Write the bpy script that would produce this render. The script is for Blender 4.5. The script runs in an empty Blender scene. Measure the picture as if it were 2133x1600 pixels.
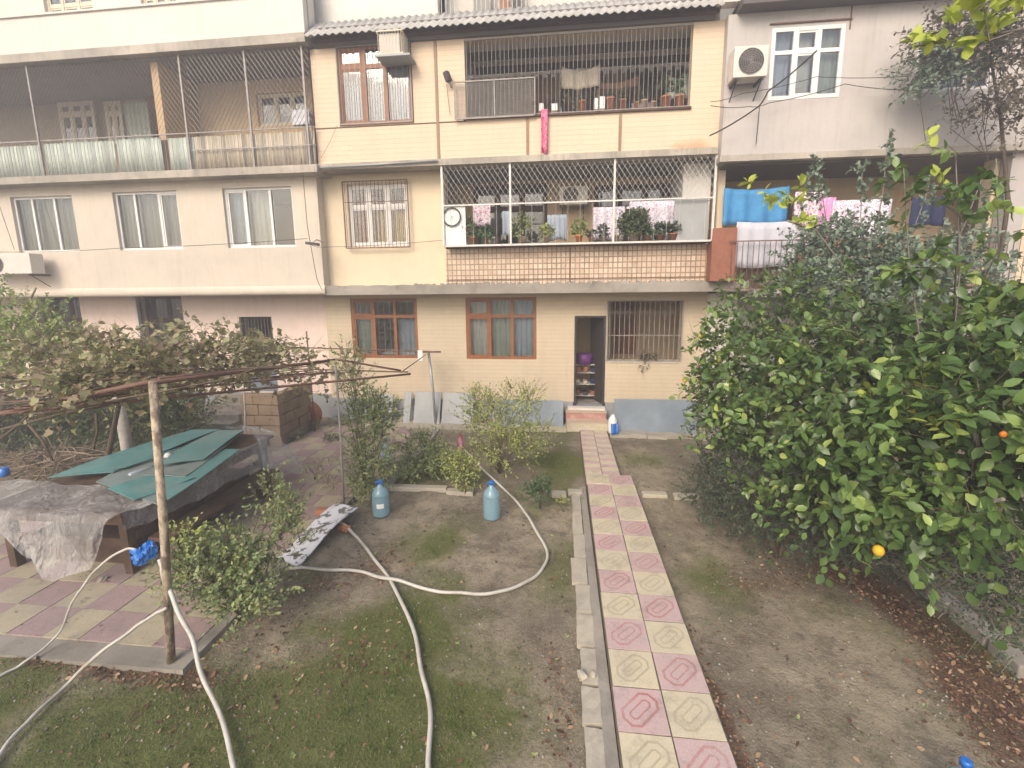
import bpy, math, random
import numpy as np
from mathutils import Vector, Matrix
random.seed(7); RNG = np.random.default_rng(7)
SC = bpy.context.scene
COL = SC.collection

# ------------------------------------------------------------------ camera
W_, H_ = 2133.0, 1600.0
FPX, CX, CY = 935.0, 1066.5, 750.0
PITCH, YAW, ROLL, CAMZ = 0.159235, 0.108921, -0.0108005, 3.3319
_cy, _sy, _cp, _sp = math.cos(YAW), math.sin(YAW), math.cos(PITCH), math.sin(PITCH)
_f = np.array([-_sy*_cp, _cy*_cp, -_sp]); _r = np.array([_cy, _sy, 0.]); _u = np.cross(_r, _f)
_r2 = _r*math.cos(ROLL)+_u*math.sin(ROLL); _u2 = -_r*math.sin(ROLL)+_u*math.cos(ROLL)
M3 = np.array([_r2, _u2, _f])
cam = bpy.data.cameras.new('camera'); camo = bpy.data.objects.new('camera', cam); COL.objects.link(camo)
camo.matrix_world = Matrix(((_r2[0], _u2[0], -_f[0], 0), (_r2[1], _u2[1], -_f[1], 0), (_r2[2], _u2[2], -_f[2], CAMZ), (0, 0, 0, 1)))
cam.sensor_fit = 'HORIZONTAL'; cam.sensor_width = 36; cam.lens = 36*FPX/W_
cam.shift_y = -(H_/2-CY)/W_
cam.clip_start = .05; cam.clip_end = 3000
SC.camera = camo
# ------------------------------------------------------------------ world, sun, exposure
SUN_EL, SUN_AZ = math.radians(36), math.radians(200)      # azimuth measured from +Y clockwise
wd = bpy.data.worlds.new('World'); SC.world = wd; wd.use_nodes = True
wn = wd.node_tree.nodes; bg = wn['Background']
sky = wn.new('ShaderNodeTexSky'); sky.sky_type = 'NISHITA'; sky.sun_disc = False
sky.sun_elevation = SUN_EL; sky.sun_rotation = SUN_AZ; sky.air_density = 1.0; sky.dust_density = 4.0; sky.ozone_density = 1.0
wd.node_tree.links.new(sky.outputs[0], bg.inputs[0]); bg.inputs[1].default_value = 0.15
sl = bpy.data.lights.new('sun', 'SUN'); so = bpy.data.objects.new('sun', sl); COL.objects.link(so)
sl.energy = 1.3; sl.angle = math.radians(28); sl.color = (1.0, .88, .72)
_d = Vector((math.sin(SUN_AZ)*math.cos(SUN_EL), math.cos(SUN_AZ)*math.cos(SUN_EL), math.sin(SUN_EL)))
so.rotation_euler = _d.to_track_quat('Z', 'Y').to_euler()
SC.view_settings.view_transform = 'Standard'; SC.view_settings.look = 'None'
SC.view_settings.exposure = 0.98; SC.view_settings.gamma = 1; SC.view_settings.use_curve_mapping = False
SC.cycles.max_bounces = 7; SC.cycles.transparent_max_bounces = 24

def ray(x, y): return M3.T @ np.array([(x-CX)/FPX, -(y-CY)/FPX, 1.])
def P(x, y, Y):                 # photo point on the vertical plane at depth Y
    d = ray(x, y); t = Y/d[1]; return np.array([d[0]*t, Y, CAMZ+d[2]*t])
def G(x, y, z=0.0):             # photo point on the level z
    d = ray(x, y); t = (z-CAMZ)/d[2]; return np.array([d[0]*t, d[1]*t, z])

# ------------------------------------------------------------------ object helpers
ORG = {}
def tag(o, label=None, cat=None, group=None, kind=None):
    if label: o['label'] = label
    if cat: o['category'] = cat
    if group: o['group'] = group
    if kind: o['kind'] = kind
    return o
def thing(name, loc, label, cat, group=None):
    o = bpy.data.objects.new(name, None); COL.objects.link(o); o.empty_display_size = .2
    o.location = tuple(float(v) for v in loc); ORG[o] = np.array(loc, float)
    return tag(o, label, cat, group)
def link_mesh(name, me, parent, org):
    o = bpy.data.objects.new(name, me); COL.objects.link(o)
    if parent is not None:
        o.parent = parent; o.location = tuple(float(v) for v in (org-ORG[parent]))
    else: o.location = tuple(float(v) for v in org)
    ORG[o] = org
    return o
class MB:
    def __init__(s): s.v = []; s.f = []; s.m = []; s.mi = 0; s.sm = []
    def add(s, vs, fs, smooth=False):
        b = len(s.v); s.v += [tuple(map(float, v)) for v in vs]
        for f in fs: s.f.append(tuple(b+i for i in f)); s.m.append(s.mi); s.sm.append(smooth)
        return s
    def box(s, x0, x1, y0, y1, z0, z1, j=0):
        vs = [(x, y, z) for z in (z0, z1) for y in (y0, y1) for x in (x0, x1)]
        if j: vs = [(a+random.uniform(-j, j), b+random.uniform(-j, j), c+random.uniform(-j, j)) for a, b, c in vs]
        return s.add(vs, [(0, 2, 3, 1), (4, 5, 7, 6), (0, 1, 5, 4), (2, 6, 7, 3), (0, 4, 6, 2), (1, 3, 7, 5)])
    def obox(s, c, ax, ay, az):   # oriented box, half-axis vectors
        c, ax, ay, az = map(np.array, (c, ax, ay, az))
        vs = [c+i*ax+j*ay+k*az for k in (-1, 1) for j in (-1, 1) for i in (-1, 1)]
        return s.add(vs, [(0, 2, 3, 1), (4, 5, 7, 6), (0, 1, 5, 4), (2, 6, 7, 3), (0, 4, 6, 2), (1, 3, 7, 5)])
    def tube(s, pts, r, n=6, cap=True):
        pts = [np.array(p, float) for p in pts]; k = len(pts)
        rs = r if hasattr(r, '__len__') else [r]*k
        vs = []; up = np.array([0, 0, 1.]); prev = None
        for i, p in enumerate(pts):
            t = pts[min(i+1, k-1)]-pts[max(i-1, 0)]; t = t/(np.linalg.norm(t)+1e-9)
            if prev is None:
                a = up if abs(t[2]) < .9 else np.array([1., 0, 0]); u = np.cross(t, a)
            else: u = prev-t*(prev@t)
            u /= (np.linalg.norm(u)+1e-9); prev = u; w = np.cross(t, u)
            for q in range(n):
                an = 2*math.pi*q/n; vs.append(p+rs[i]*(math.cos(an)*u+math.sin(an)*w))
        fs = [(i*n+q, i*n+(q+1) % n, (i+1)*n+(q+1) % n, (i+1)*n+q) for i in range(k-1) for q in range(n)]
        s.add(vs, fs, n > 4)
        if cap:
            b = len(s.v)-len(vs)
            for f in (tuple(b+q for q in range(n))[::-1], tuple(b+(k-1)*n+q for q in range(n))):
                s.f.append(f); s.m.append(s.mi); s.sm.append(False)
        return s
    def lathe(s, c, prof, n=16, axis=(0, 0, 1)):   # prof: (r, h)
        c = np.array(c, float); ax = np.array(axis, float); ax /= np.linalg.norm(ax)
        a = np.array([1., 0, 0]) if abs(ax[0]) < .9 else np.array([0, 1., 0])
        u = np.cross(ax, a); u /= np.linalg.norm(u); w = np.cross(ax, u)
        vs = [c+ax*h+r*(math.cos(2*math.pi*q/n)*u+math.sin(2*math.pi*q/n)*w) for r, h in prof for q in range(n)]
        k = len(prof)
        fs = [(i*n+q, i*n+(q+1) % n, (i+1)*n+(q+1) % n, (i+1)*n+q) for i in range(k-1) for q in range(n)]
        s.add(vs, fs, True)
        b = len(s.v)-len(vs)
        for f in (tuple(b+q for q in range(n))[::-1], tuple(b+(k-1)*n+q for q in range(n))):
            s.f.append(f); s.m.append(s.mi); s.sm.append(False)
        return s
    def sheet(s, fn, nu, nv, thick=0, smooth=True):   # fn(u,v)->point
        vs = [fn(i/nu, j/nv) for j in range(nv+1) for i in range(nu+1)]
        fs = [(j*(nu+1)+i, j*(nu+1)+i+1, (j+1)*(nu+1)+i+1, (j+1)*(nu+1)+i) for j in range(nv) for i in range(nu)]
        return s.add(vs, fs, smooth)
    def build(s, name, mats, parent=None, solid=0, bevel=0):
        if not isinstance(mats, (list, tuple)): mats = [mats]
        V = np.array(s.v); org = np.array([(V[:, 0].min()+V[:, 0].max())/2, (V[:, 1].min()+V[:, 1].max())/2, V[:, 2].min()])
        me = bpy.data.meshes.new(name); me.from_pydata((V-org).tolist(), [], s.f)
        for m in mats: me.materials.append(m)
        me.polygons.foreach_set('material_index', s.m); me.polygons.foreach_set('use_smooth', s.sm)
        me.update()
        o = link_mesh(name, me, parent, org)
        if solid: md = o.modifiers.new('s', 'SOLIDIFY'); md.thickness = solid; md.offset = 0
        if bevel: md = o.modifiers.new('b', 'BEVEL'); md.width = bevel; md.segments = 2; md.limit_method = 'ANGLE'
        return o

# ------------------------------------------------------------------ materials
def nodes(name):
    m = bpy.data.materials.new(name); m.use_nodes = True; nt = m.node_tree
    return m, nt, nt.nodes['Principled BSDF']
def N(nt, t, **k):
    n = nt.nodes.new('ShaderNode'+t)
    for a, v in k.items():
        if a.startswith('i_'): n.inputs[int(a[2:])].default_value = v
        else: setattr(n, a, v)
    return n
def L(nt, a, b): nt.links.new(a, b)
def math_(nt, op, a, b=None, clamp=False):
    n = N(nt, 'Math', operation=op, use_clamp=clamp)
    for i, v in enumerate((a, b)):
        if v is None: continue
        if isinstance(v, (int, float)): n.inputs[i].default_value = v
        else: L(nt, v, n.inputs[i])
    return n.outputs[0]
def mix(nt, fac, a, b, blend='MIX'):
    n = N(nt, 'Mix', data_type='RGBA', blend_type=blend)
    for i, v in ((0, fac), (6, a), (7, b)):
        if isinstance(v, (int, float)): n.inputs[i].default_value = v
        elif isinstance(v, tuple): n.inputs[i].default_value = (*v, 1)
        else: L(nt, v, n.inputs[i])
    return n.outputs[2]
def noise(nt, co, scale, detail=5, rough=.6, stretch=None):
    if stretch:
        mp = N(nt, 'Mapping'); mp.inputs[3].default_value = stretch; L(nt, co, mp.inputs[0]); co = mp.outputs[0]
    n = N(nt, 'TexNoise'); n.inputs['Scale'].default_value = scale; n.inputs['Detail'].default_value = detail
    n.inputs['Roughness'].default_value = rough; L(nt, co, n.inputs['Vector']); return n.outputs[0]
def ramp(nt, v, lo, hi, a=0., b=1.):
    n = N(nt, 'MapRange'); n.inputs[1].default_value = lo; n.inputs[2].default_value = hi
    n.inputs[3].default_value = a; n.inputs[4].default_value = b; L(nt, v, n.inputs[0]); return n.outputs[0]
def bump(nt, h, bs, strength=.3, dist=.01):
    n = N(nt, 'Bump'); n.inputs['Strength'].default_value = strength; n.inputs['Distance'].default_value = dist
    L(nt, h, n.inputs['Height']); L(nt, n.outputs[0], bs.inputs['Normal'])
def plaster(name, col, col2=None, stain=(.20, .17, .13), amt=.35, rough=.85, streak=.3, siding=0, fine=40, patch=None, patch_at=.66, spot=False):
    m, nt, bs = nodes(name); g = N(nt, 'NewGeometry').outputs['Position']
    col2 = col2 or tuple(c*.82 for c in col)
    c = mix(nt, ramp(nt, noise(nt, g, .55, 4), .35, .65), col, col2)
    c = mix(nt, ramp(nt, noise(nt, g, 3.1, 8, .7), .50, .80, 0, amt), c, stain)
    c = mix(nt, ramp(nt, noise(nt, g, 1.0, 6, .65, (5., 5., .45)), .55, .80, 0, streak), c, stain)
    c = mix(nt, ramp(nt, noise(nt, g, 1.0, 7, .7, (16., 16., .7)), .52, .78, 0, streak*.9), c, stain)
    c = mix(nt, ramp(nt, noise(nt, g, .8, 9, .75), .56, .60, 0, amt*.6), c, tuple(x*.80 for x in col2))
    c = mix(nt, ramp(nt, noise(nt, g, fine, 3), .3, .7, 0, .22), c, tuple(x*.7 for x in col))
    if patch: c = mix(nt, ramp(nt, noise(nt, g, 1.3, 7, .6), patch_at, patch_at+.06), c, patch)
    h = noise(nt, g, fine*1.2, 5)
    if siding:
        z = N(nt, 'SeparateXYZ'); L(nt, g, z.inputs[0])
        fr = math_(nt, 'FRACT', math_(nt, 'DIVIDE', z.outputs[2], siding))
        line = math_(nt, 'LESS_THAN', fr, .10)
        c = mix(nt, math_(nt, 'MULTIPLY', line, .28), c, tuple(x*.45 for x in col))
        pl = N(nt, 'TexWhiteNoise', noise_dimensions='1D'); L(nt, math_(nt, 'FLOOR', math_(nt, 'DIVIDE', z.outputs[2], siding)), pl.inputs['W'])
        c = mix(nt, math_(nt, 'MULTIPLY', pl.outputs[0], .07), c, tuple(x*.7 for x in col))
        if spot:      # rust stain at the lower right corner of the siding
            sc = P(1443, 322, 10.2); dx = math_(nt, 'DIVIDE', math_(nt, 'SUBTRACT', z.outputs[0], float(sc[0])), .55); dz = math_(nt, 'DIVIDE', math_(nt, 'SUBTRACT', z.outputs[2], float(sc[2])), .32)
            r2 = math_(nt, 'ADD', math_(nt, 'ADD', math_(nt, 'MULTIPLY', dx, dx), math_(nt, 'MULTIPLY', dz, dz)), math_(nt, 'MULTIPLY', noise(nt, g, 6, 6), 1.2))
            c = mix(nt, ramp(nt, r2, .8, 1.7, .8, 0), c, (.44, .25, .13))
        h = math_(nt, 'SUBTRACT', math_(nt, 'MULTIPLY', h, .15), line)
    L(nt, c, bs.inputs['Base Color']); bs.inputs['Roughness'].default_value = rough
    bs.inputs['Specular IOR Level'].default_value = .25
    bump(nt, h, bs, .45, .008)
    return m
def simple(name, col, rough=.5, metal=0, var=.25, scale=14, spec=.4, dirt=None, dirt_amt=.4, bmp=.15):
    m, nt, bs = nodes(name); g = N(nt, 'NewGeometry').outputs['Position']
    c = mix(nt, ramp(nt, noise(nt, g, scale, 6), .3, .7), col, tuple(x*(1-var) for x in col))
    if dirt: c = mix(nt, ramp(nt, noise(nt, g, scale*.4, 7, .7), .5, .72, 0, dirt_amt), c, dirt)
    L(nt, c, bs.inputs['Base Color']); bs.inputs['Roughness'].default_value = rough; bs.inputs['Metallic'].default_value = metal
    bs.inputs['Specular IOR Level'].default_value = spec
    if bmp: bump(nt, noise(nt, g, scale*3, 5), bs, bmp, .006)
    return m
def leafmat(name, cols, trans=.25, rough=.42, spec=.35):
    m, nt, bs = nodes(name); a = N(nt, 'Attribute', attribute_name='rnd'); cr = N(nt, 'ValToRGB')
    cr.color_ramp.elements[0].position = 0; cr.color_ramp.elements[0].color = (*cols[0], 1)
    cr.color_ramp.elements[1].position = 1; cr.color_ramp.elements[1].color = (*cols[-1], 1)
    for i, c in enumerate(cols[1:-1]): e = cr.color_ramp.elements.new((i+1)/(len(cols)-1)); e.color = (*c, 1)
    L(nt, a.outputs['Fac'], cr.inputs[0]); L(nt, cr.outputs[0], bs.inputs['Base Color'])
    bs.inputs['Roughness'].default_value = rough; bs.inputs['Specular IOR Level'].default_value = spec
    tr = N(nt, 'BsdfTranslucent'); L(nt, mix(nt, .3, cr.outputs[0], (.25, .35, .03)), tr.inputs[0])
    mx = N(nt, 'MixShader'); mx.inputs[0].default_value = trans
    L(nt, bs.outputs[0], mx.inputs[1]); L(nt, tr.outputs[0], mx.inputs[2])
    L(nt, mx.outputs[0], nt.nodes['Material Output'].inputs[0]); return m
def film(name, col, alpha, rough=.35, amp=.3):   # translucent sheeting
    m, nt, bs = nodes(name); g = N(nt, 'NewGeometry').outputs['Position']
    bs.inputs['Base Color'].default_value = (*col, 1); bs.inputs['Roughness'].default_value = rough
    L(nt, ramp(nt, noise(nt, g, 2.5, 9, .72, (1, 1, .5)), .38, .66, alpha-amp/2, min(1, alpha+amp/2)), bs.inputs['Alpha'])
    bump(nt, math_(nt, 'ADD', noise(nt, g, 7, 8, .6, (1.6, 1, .7)), math_(nt, 'MULTIPLY', math_(nt, 'ABSOLUTE', math_(nt, 'SUBTRACT', noise(nt, g, 9, 3, .5, (2, 1, .6)), .5)), 3.)), bs, 1., .035); return m

M = {}
M['cream_side'] = plaster('cream siding', (.70, .555, .41), (.66, .53, .40), amt=.16, streak=.22, siding=.1, stain=(.42, .31, .21), spot=True)
M['cream_low'] = plaster('cream siding ground floor', (.61, .505, .365), (.55, .46, .34), amt=.22, streak=.3, siding=.1, stain=(.30, .23, .16))
M['cream_mid'] = plaster('yellow cream render', (.70, .585, .42), (.64, .54, .40), amt=.18, streak=.16, stain=(.40, .32, .22))
M['left_wall'] = plaster('beige render', (.64, .56, .465), (.57, .51, .43), amt=.28, streak=.34, stain=(.36, .31, .25))
M['pink'] = plaster('pink render', (.80, .64, .56), (.74, .60, .53), amt=.25, streak=.3, stain=(.42, .30, .24))
M['white_wall'] = plaster('white render', (.68, .64, .58), (.61, .58, .53), amt=.3, streak=.35, stain=(.42, .37, .30))
M['white_rough'] = plaster('rough white roughcast', (.72, .68, .62), (.60, .58, .55), amt=.4, streak=.3, stain=(.38, .36, .34), fine=22)
M['grey_wall'] = plaster('grey render', (.52, .475, .455), (.44, .42, .40), amt=.28, streak=.45, stain=(.30, .24, .18))
M['concrete'] = plaster('weathered concrete', (.37, .335, .29), (.22, .20, .17), amt=.85, streak=.2, stain=(.09, .085, .07), fine=25)
M['slab'] = plaster('slab edge', (.50, .45, .38), (.30, .27, .23), amt=.85, streak=.6, stain=(.13, .12, .10), fine=25)
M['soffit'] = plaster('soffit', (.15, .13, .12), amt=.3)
M['ceil'] = plaster('dark balcony ceiling', (.23, .21, .19), (.17, .155, .145), amt=.5, stain=(.09, .08, .07))  # even dark tone with random stains
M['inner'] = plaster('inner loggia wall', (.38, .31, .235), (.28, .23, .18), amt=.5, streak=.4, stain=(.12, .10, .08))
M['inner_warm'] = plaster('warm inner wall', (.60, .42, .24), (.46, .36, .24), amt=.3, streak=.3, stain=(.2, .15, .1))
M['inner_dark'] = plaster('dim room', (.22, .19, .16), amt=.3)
M['base_grey'] = plaster('grey base', (.33, .34, .35), (.27, .28, .29), amt=.4, streak=.3, stain=(.14, .13, .12))
M['brick_stone'] = plaster('limestone block', (.33, .245, .175), (.21, .155, .11), amt=.8, stain=(.11, .085, .06), fine=30)
M['kerb_stone'] = plaster('kerb limestone', (.47, .425, .33), (.36, .33, .28), amt=.5, stain=(.14, .125, .10), fine=30)
M['wood'] = simple('brown window timber', (.30, .115, .045), .45, var=.35, scale=9, dirt=(.12, .05, .02))
M['wood_dark'] = simple('dark old timber', (.105, .062, .040), .8, var=.5, scale=8, dirt=(.04, .03, .022))
M['white_pvc'] = simple('white window plastic', (.74, .72, .70), .35, var=.08)
M['cream_frame'] = simple('cream painted frame', (.62, .55, .42), .5, var=.15, dirt=(.3, .24, .16), dirt_amt=.3)
M['white_metal'] = simple('white painted bars', (.66, .64, .60), .5, var=.15, dirt=(.25, .17, .1), dirt_amt=.3)
M['grey_metal'] = simple('grey painted bars', (.33, .30, .28), .5, var=.25, dirt=(.17, .10, .06), dirt_amt=.5)
M['dark_metal'] = simple('dark bars', (.05, .042, .04), .5, var=.3)
M['rust'] = simple('rusty steel', (.19, .105, .075), .75, var=.4, dirt=(.07, .035, .025))
M['rust_red'] = simple('rust red sheet', (.32, .125, .075), .7, var=.3, dirt=(.15, .07, .05))
M['roof'] = simple('asbestos roof sheet', (.43, .42, .40), .85, var=.25, scale=5, dirt=(.15, .15, .14))
M['black'] = simple('black rubber', (.015, .015, .016), .5, var=.1)
M['cable'] = simple('cable', (.05, .045, .04), .6, var=.1, bmp=0)
M['steel'] = simple('galvanised steel', (.40, .41, .42), .45, metal=.4, var=.2, dirt=(.22, .20, .18))
M['whitewood'] = simple('weathered pale post', (.44, .41, .38), .8, var=.3, scale=7, dirt=(.17, .14, .11), dirt_amt=.7)
M['bark'] = simple('brown bark', (.13, .095, .065), .9, var=.45, scale=20, bmp=.6)
M['bark_grey'] = simple('grey bark', (.26, .235, .20), .9, var=.4, scale=20, bmp=.6)
M['hose'] = simple('white hose', (.52, .50, .45), .4, var=.2, scale=5, dirt=(.25, .22, .17), dirt_amt=.75, bmp=0)
M['terracotta'] = simple('terracotta', (.40, .17, .09), .7, var=.25)
M['pot_pale'] = simple('pale clay', (.46, .33, .25), .7, var=.25)
M['white_plastic'] = simple('white plastic', (.72, .72, .70), .4, var=.06)
M['beige_plastic'] = simple('beige plastic', (.50, .44, .34), .45, var=.12)
M['ac_white'] = simple('cream painted casing', (.66, .61, .55), .45, var=.1, dirt=(.35, .27, .2), dirt_amt=.25)
M['teal'] = simple('teal painted board', (.085, .26, .265), .45, var=.25, scale=4, dirt=(.20, .25, .24), dirt_amt=.75)
M['dullteal'] = simple('faded grey green board', (.19, .25, .25), .6, var=.3, scale=3, dirt=(.26, .25, .23), dirt_amt=.7)
M['greyboard'] = simple('grey sheet', (.36, .37, .37), .6, var=.15, scale=3, dirt=(.22, .21, .19))
M['bluesheet'] = simple('blue grey tin sheet', (.20, .245, .29), .5, var=.3, scale=2.5, dirt=(.12, .115, .11), dirt_amt=.35)
M['blue'] = simple('blue cloth', (.06, .27, .55), .7, var=.25, scale=5)
M['bluebag'] = simple('blue plastic bag', (.02, .16, .55), .3, var=.35, scale=12, spec=.6)
M['navy'] = simple('navy cloth', (.015, .025, .08), .75, var=.3)
M['whitecloth'] = simple('white cloth', (.52, .52, .58), .8, var=.1, scale=5)
M['curtain'] = simple('pale curtain', (.56, .56, .52), .8, var=.2, scale=4)
M['curtain_green'] = simple('green grey curtain', (.36, .40, .34), .8, var=.2, scale=4)
M['curtain_blue'] = simple('bluish net curtain', (.36, .42, .50), .8, var=.2, scale=4)
M['blind_reflect_grey'] = simple('grey blind and reflection', (.33, .32, .29), .8, var=.15, scale=2)  # also paints the grey-green reflection of the beige wall panes
M['mint'] = simple('mint corrugated panel', (.50, .56, .50), .6, var=.2, scale=3, dirt=(.28, .27, .22), dirt_amt=.6)
M['red'] = simple('red plastic', (.35, .03, .05), .5, var=.2)
M['purple'] = simple('purple plastic', (.12, .03, .16), .5, var=.2)
M['yellow_fruit'] = simple('yellow lemon peel', (.72, .42, .02), .45, var=.15, scale=60)
M['orange_fruit'] = simple('orange peel', (.65, .20, .02), .45, var=.15, scale=60)
M['film'] = film('clear plastic film', (.56, .55, .54), .42, rough=.22, amp=.34)
M['film_clear'] = film('thin clear film', (.66, .68, .74), .30, rough=.2, amp=.35)
def wood_post():
    m, nt, bs = nodes('peeling painted post'); g = N(nt, 'NewGeometry').outputs['Position']
    c = mix(nt, ramp(nt, noise(nt, g, 9, 7, .7, (1, 1, .5)), .45, .55), (.44, .36, .26), (.17, .125, .09))
    z = N(nt, 'SeparateXYZ'); L(nt, g, z.inputs[0])
    c = mix(nt, ramp(nt, noise(nt, g, 30, 5), .5, .7, 0, .5), c, (.10, .075, .055))
    L(nt, c, bs.inputs['Base Color']); bs.inputs['Roughness'].default_value = .8; bump(nt, noise(nt, g, 40, 6), bs, .6, .01); return m
M['post'] = wood_post()
def printed(name, base, spots, scale=9, thr=.55):
    m, nt, bs = nodes(name); g = N(nt, 'NewGeometry').outputs['Position']; c = base
    for i, s in enumerate(spots):
        v = N(nt, 'TexVoronoi'); v.inputs['Scale'].default_value = scale*(1+.3*i); v.inputs['Randomness'].default_value = 1
        mp = N(nt, 'Mapping'); mp.inputs[1].default_value = (3*i, 5*i, 2*i); L(nt, g, mp.inputs[0]); L(nt, mp.outputs[0], v.inputs['Vector'])
        c = mix(nt, math_(nt, 'LESS_THAN', v.outputs[0], .33), c, s)
    L(nt, c, bs.inputs['Base Color']); bs.inputs['Roughness'].default_value = .8; return m
M['pinkprint'] = printed('pink flowered cloth', (.66, .56, .62), [(.45, .12, .25), (.35, .33, .36)], 14)
M['lilacprint'] = printed('white flowered cloth', (.70, .68, .76), [(.45, .42, .55), (.55, .3, .4)], 18)
M['pink_cloth'] = printed('pink towel', (.62, .14, .26), [(.70, .30, .38), (.3, .03, .09)], 16)
M['hotpink'] = printed('bright pink cloth', (.70, .28, .52), [(.75, .45, .62)], 12)
def glass():
    m, nt, bs = nodes('window glass'); nt.nodes.remove(bs)
    tr = N(nt, 'BsdfTransparent'); tr.inputs[0].default_value = (.80, .83, .82, 1)
    gl = N(nt, 'BsdfGlossy'); gl.inputs[0].default_value = (1, 1, 1, 1); gl.inputs['Roughness'].default_value = .03
    fr = N(nt, 'Fresnel'); fr.inputs[0].default_value = 1.5
    g = N(nt, 'NewGeometry').outputs['Position']; b = N(nt, 'Bump'); b.inputs['Strength'].default_value = .12; b.inputs['Distance'].default_value = .02
    L(nt, noise(nt, g, 1.4, 2), b.inputs['Height']); L(nt, b.outputs[0], gl.inputs['Normal'])
    mx = N(nt, 'MixShader'); L(nt, math_(nt, 'MULTIPLY_ADD', fr.outputs[0], 1.6) if False else math_(nt, 'ADD', math_(nt, 'MULTIPLY', fr.outputs[0], 1.5), .05, True), mx.inputs[0])
    L(nt, tr.outputs[0], mx.inputs[1]); L(nt, gl.outputs[0], mx.inputs[2])
    L(nt, mx.outputs[0], nt.nodes['Material Output'].inputs[0]); return m
M['glass'] = glass()
def bottle_mat(name, col, tint):
    m, nt, bs = nodes(name); bs.inputs['Base Color'].default_value = (*col, 1); bs.inputs['Roughness'].default_value = .12
    bs.inputs['Alpha'].default_value = tint; bs.inputs['Specular IOR Level'].default_value = .7; return m
M['bottle'] = bottle_mat('blue bottle plastic', (.30, .50, .62), .45)
M['water'] = bottle_mat('bottle body water', (.22, .38, .46), .62)
def tilebrick():
    m, nt, bs = nodes('small facade tiles'); g = N(nt, 'NewGeometry').outputs['Position']
    sp = N(nt, 'SeparateXYZ'); L(nt, g, sp.inputs[0]); cb = N(nt, 'CombineXYZ'); L(nt, sp.outputs[0], cb.inputs[0]); L(nt, sp.outputs[2], cb.inputs[1])
    b = N(nt, 'TexBrick'); b.offset = 0; b.squash = 1; b.inputs['Scale'].default_value = 1; b.inputs['Mortar Size'].default_value = .012
    b.inputs['Brick Width'].default_value = .105; b.inputs['Row Height'].default_value = .125; b.inputs['Bias'].default_value = 0
    b.inputs[1].default_value = (.68, .56, .43, 1); b.inputs[2].default_value = (.50, .37, .27, 1); b.inputs[3].default_value = (.17, .115, .075, 1)
    L(nt, cb.outputs[0], b.inputs[0])
    c = mix(nt, ramp(nt, noise(nt, g, 1.6, 5), .35, .65, 0, .4), b.outputs[0], (.58, .42, .31))
    c = mix(nt, ramp(nt, noise(nt, g, 9, 6), .5, .75, 0, .5), c, (.25, .17, .11))
    L(nt, c, bs.inputs['Base Color']); bs.inputs['Roughness'].default_value = .6
    bump(nt, math_(nt, 'SUBTRACT', 1., b.outputs[1]), bs, .5, .008); return m
M['tiles'] = tilebrick()
def paver(name, a, b, dirt):
    m, nt, bs = nodes(name); g = N(nt, 'NewGeometry').outputs['Position']
    c = mix(nt, ramp(nt, noise(nt, g, 2.2, 5), .35, .65), a, b)
    c = mix(nt, ramp(nt, noise(nt, g, 120, 3), .35, .65, 0, .35), c, tuple(x*.55 for x in a))
    c = mix(nt, ramp(nt, noise(nt, g, 90, 3, .5, (1.3, .8, 1)), .58, .70, 0, .45), c, (.62, .58, .54))
    c = mix(nt, ramp(nt, noise(nt, g, 4, 8, .75), .50, .75, 0, .75), c, dirt)
    L(nt, c, bs.inputs['Base Color']); bs.inputs['Roughness'].default_value = .8; bump(nt, noise(nt, g, 150, 4), bs, .35, .004); return m
M['pav_y'] = paver('yellow paver', (.60, .53, .37), (.54, .485, .36), (.20, .18, .145))
M['pav_p'] = paver('pink paver', (.54, .385, .375), (.49, .375, .36), (.21, .17, .155))
M['pav_r'] = paver('red relief', (.44, .195, .19), (.48, .31, .30), (.24, .15, .13))
M['pat_y'] = paver('dusty yellow paver', (.40, .345, .235), (.33, .29, .22), (.16, .145, .12))
M['pat_p'] = paver('dusty pink paver', (.34, .235, .225), (.29, .215, .21), (.16, .13, .12))

# ------------------------------------------------------------------ ground cover masks
def _vn(x, y, s, seed):          # smooth value noise
    x = np.asarray(x, float)*s; y = np.asarray(y, float)*s
    xi = np.floor(x).astype(int); yi = np.floor(y).astype(int); fx = x-xi; fy = y-yi
    fx = fx*fx*(3-2*fx); fy = fy*fy*(3-2*fy)
    def h(a, b):
        n = (a*374761393+b*668265263+seed*1442695041) & 0xffffffff
        n = ((n ^ (n >> 13))*1274126177) & 0xffffffff
        return ((n ^ (n >> 16)) & 0xffff)/65535.
    return (h(xi, yi)*(1-fx)+h(xi+1, yi)*fx)*(1-fy)+(h(xi, yi+1)*(1-fx)+h(xi+1, yi+1)*fx)*fy
def fbm(x, y, s, seed, o=4):
    r = 0; a = .5
    for i in range(o): r = r+a*_vn(x, y, s*2**i, seed+i*7); a *= .5
    return r/(1-.5**o)
def gau(x, y, px, py, rx, ry):
    c = G(px, py); return np.exp(-((x-c[0])/rx)**2-((y-c[1])/ry)**2)
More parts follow.
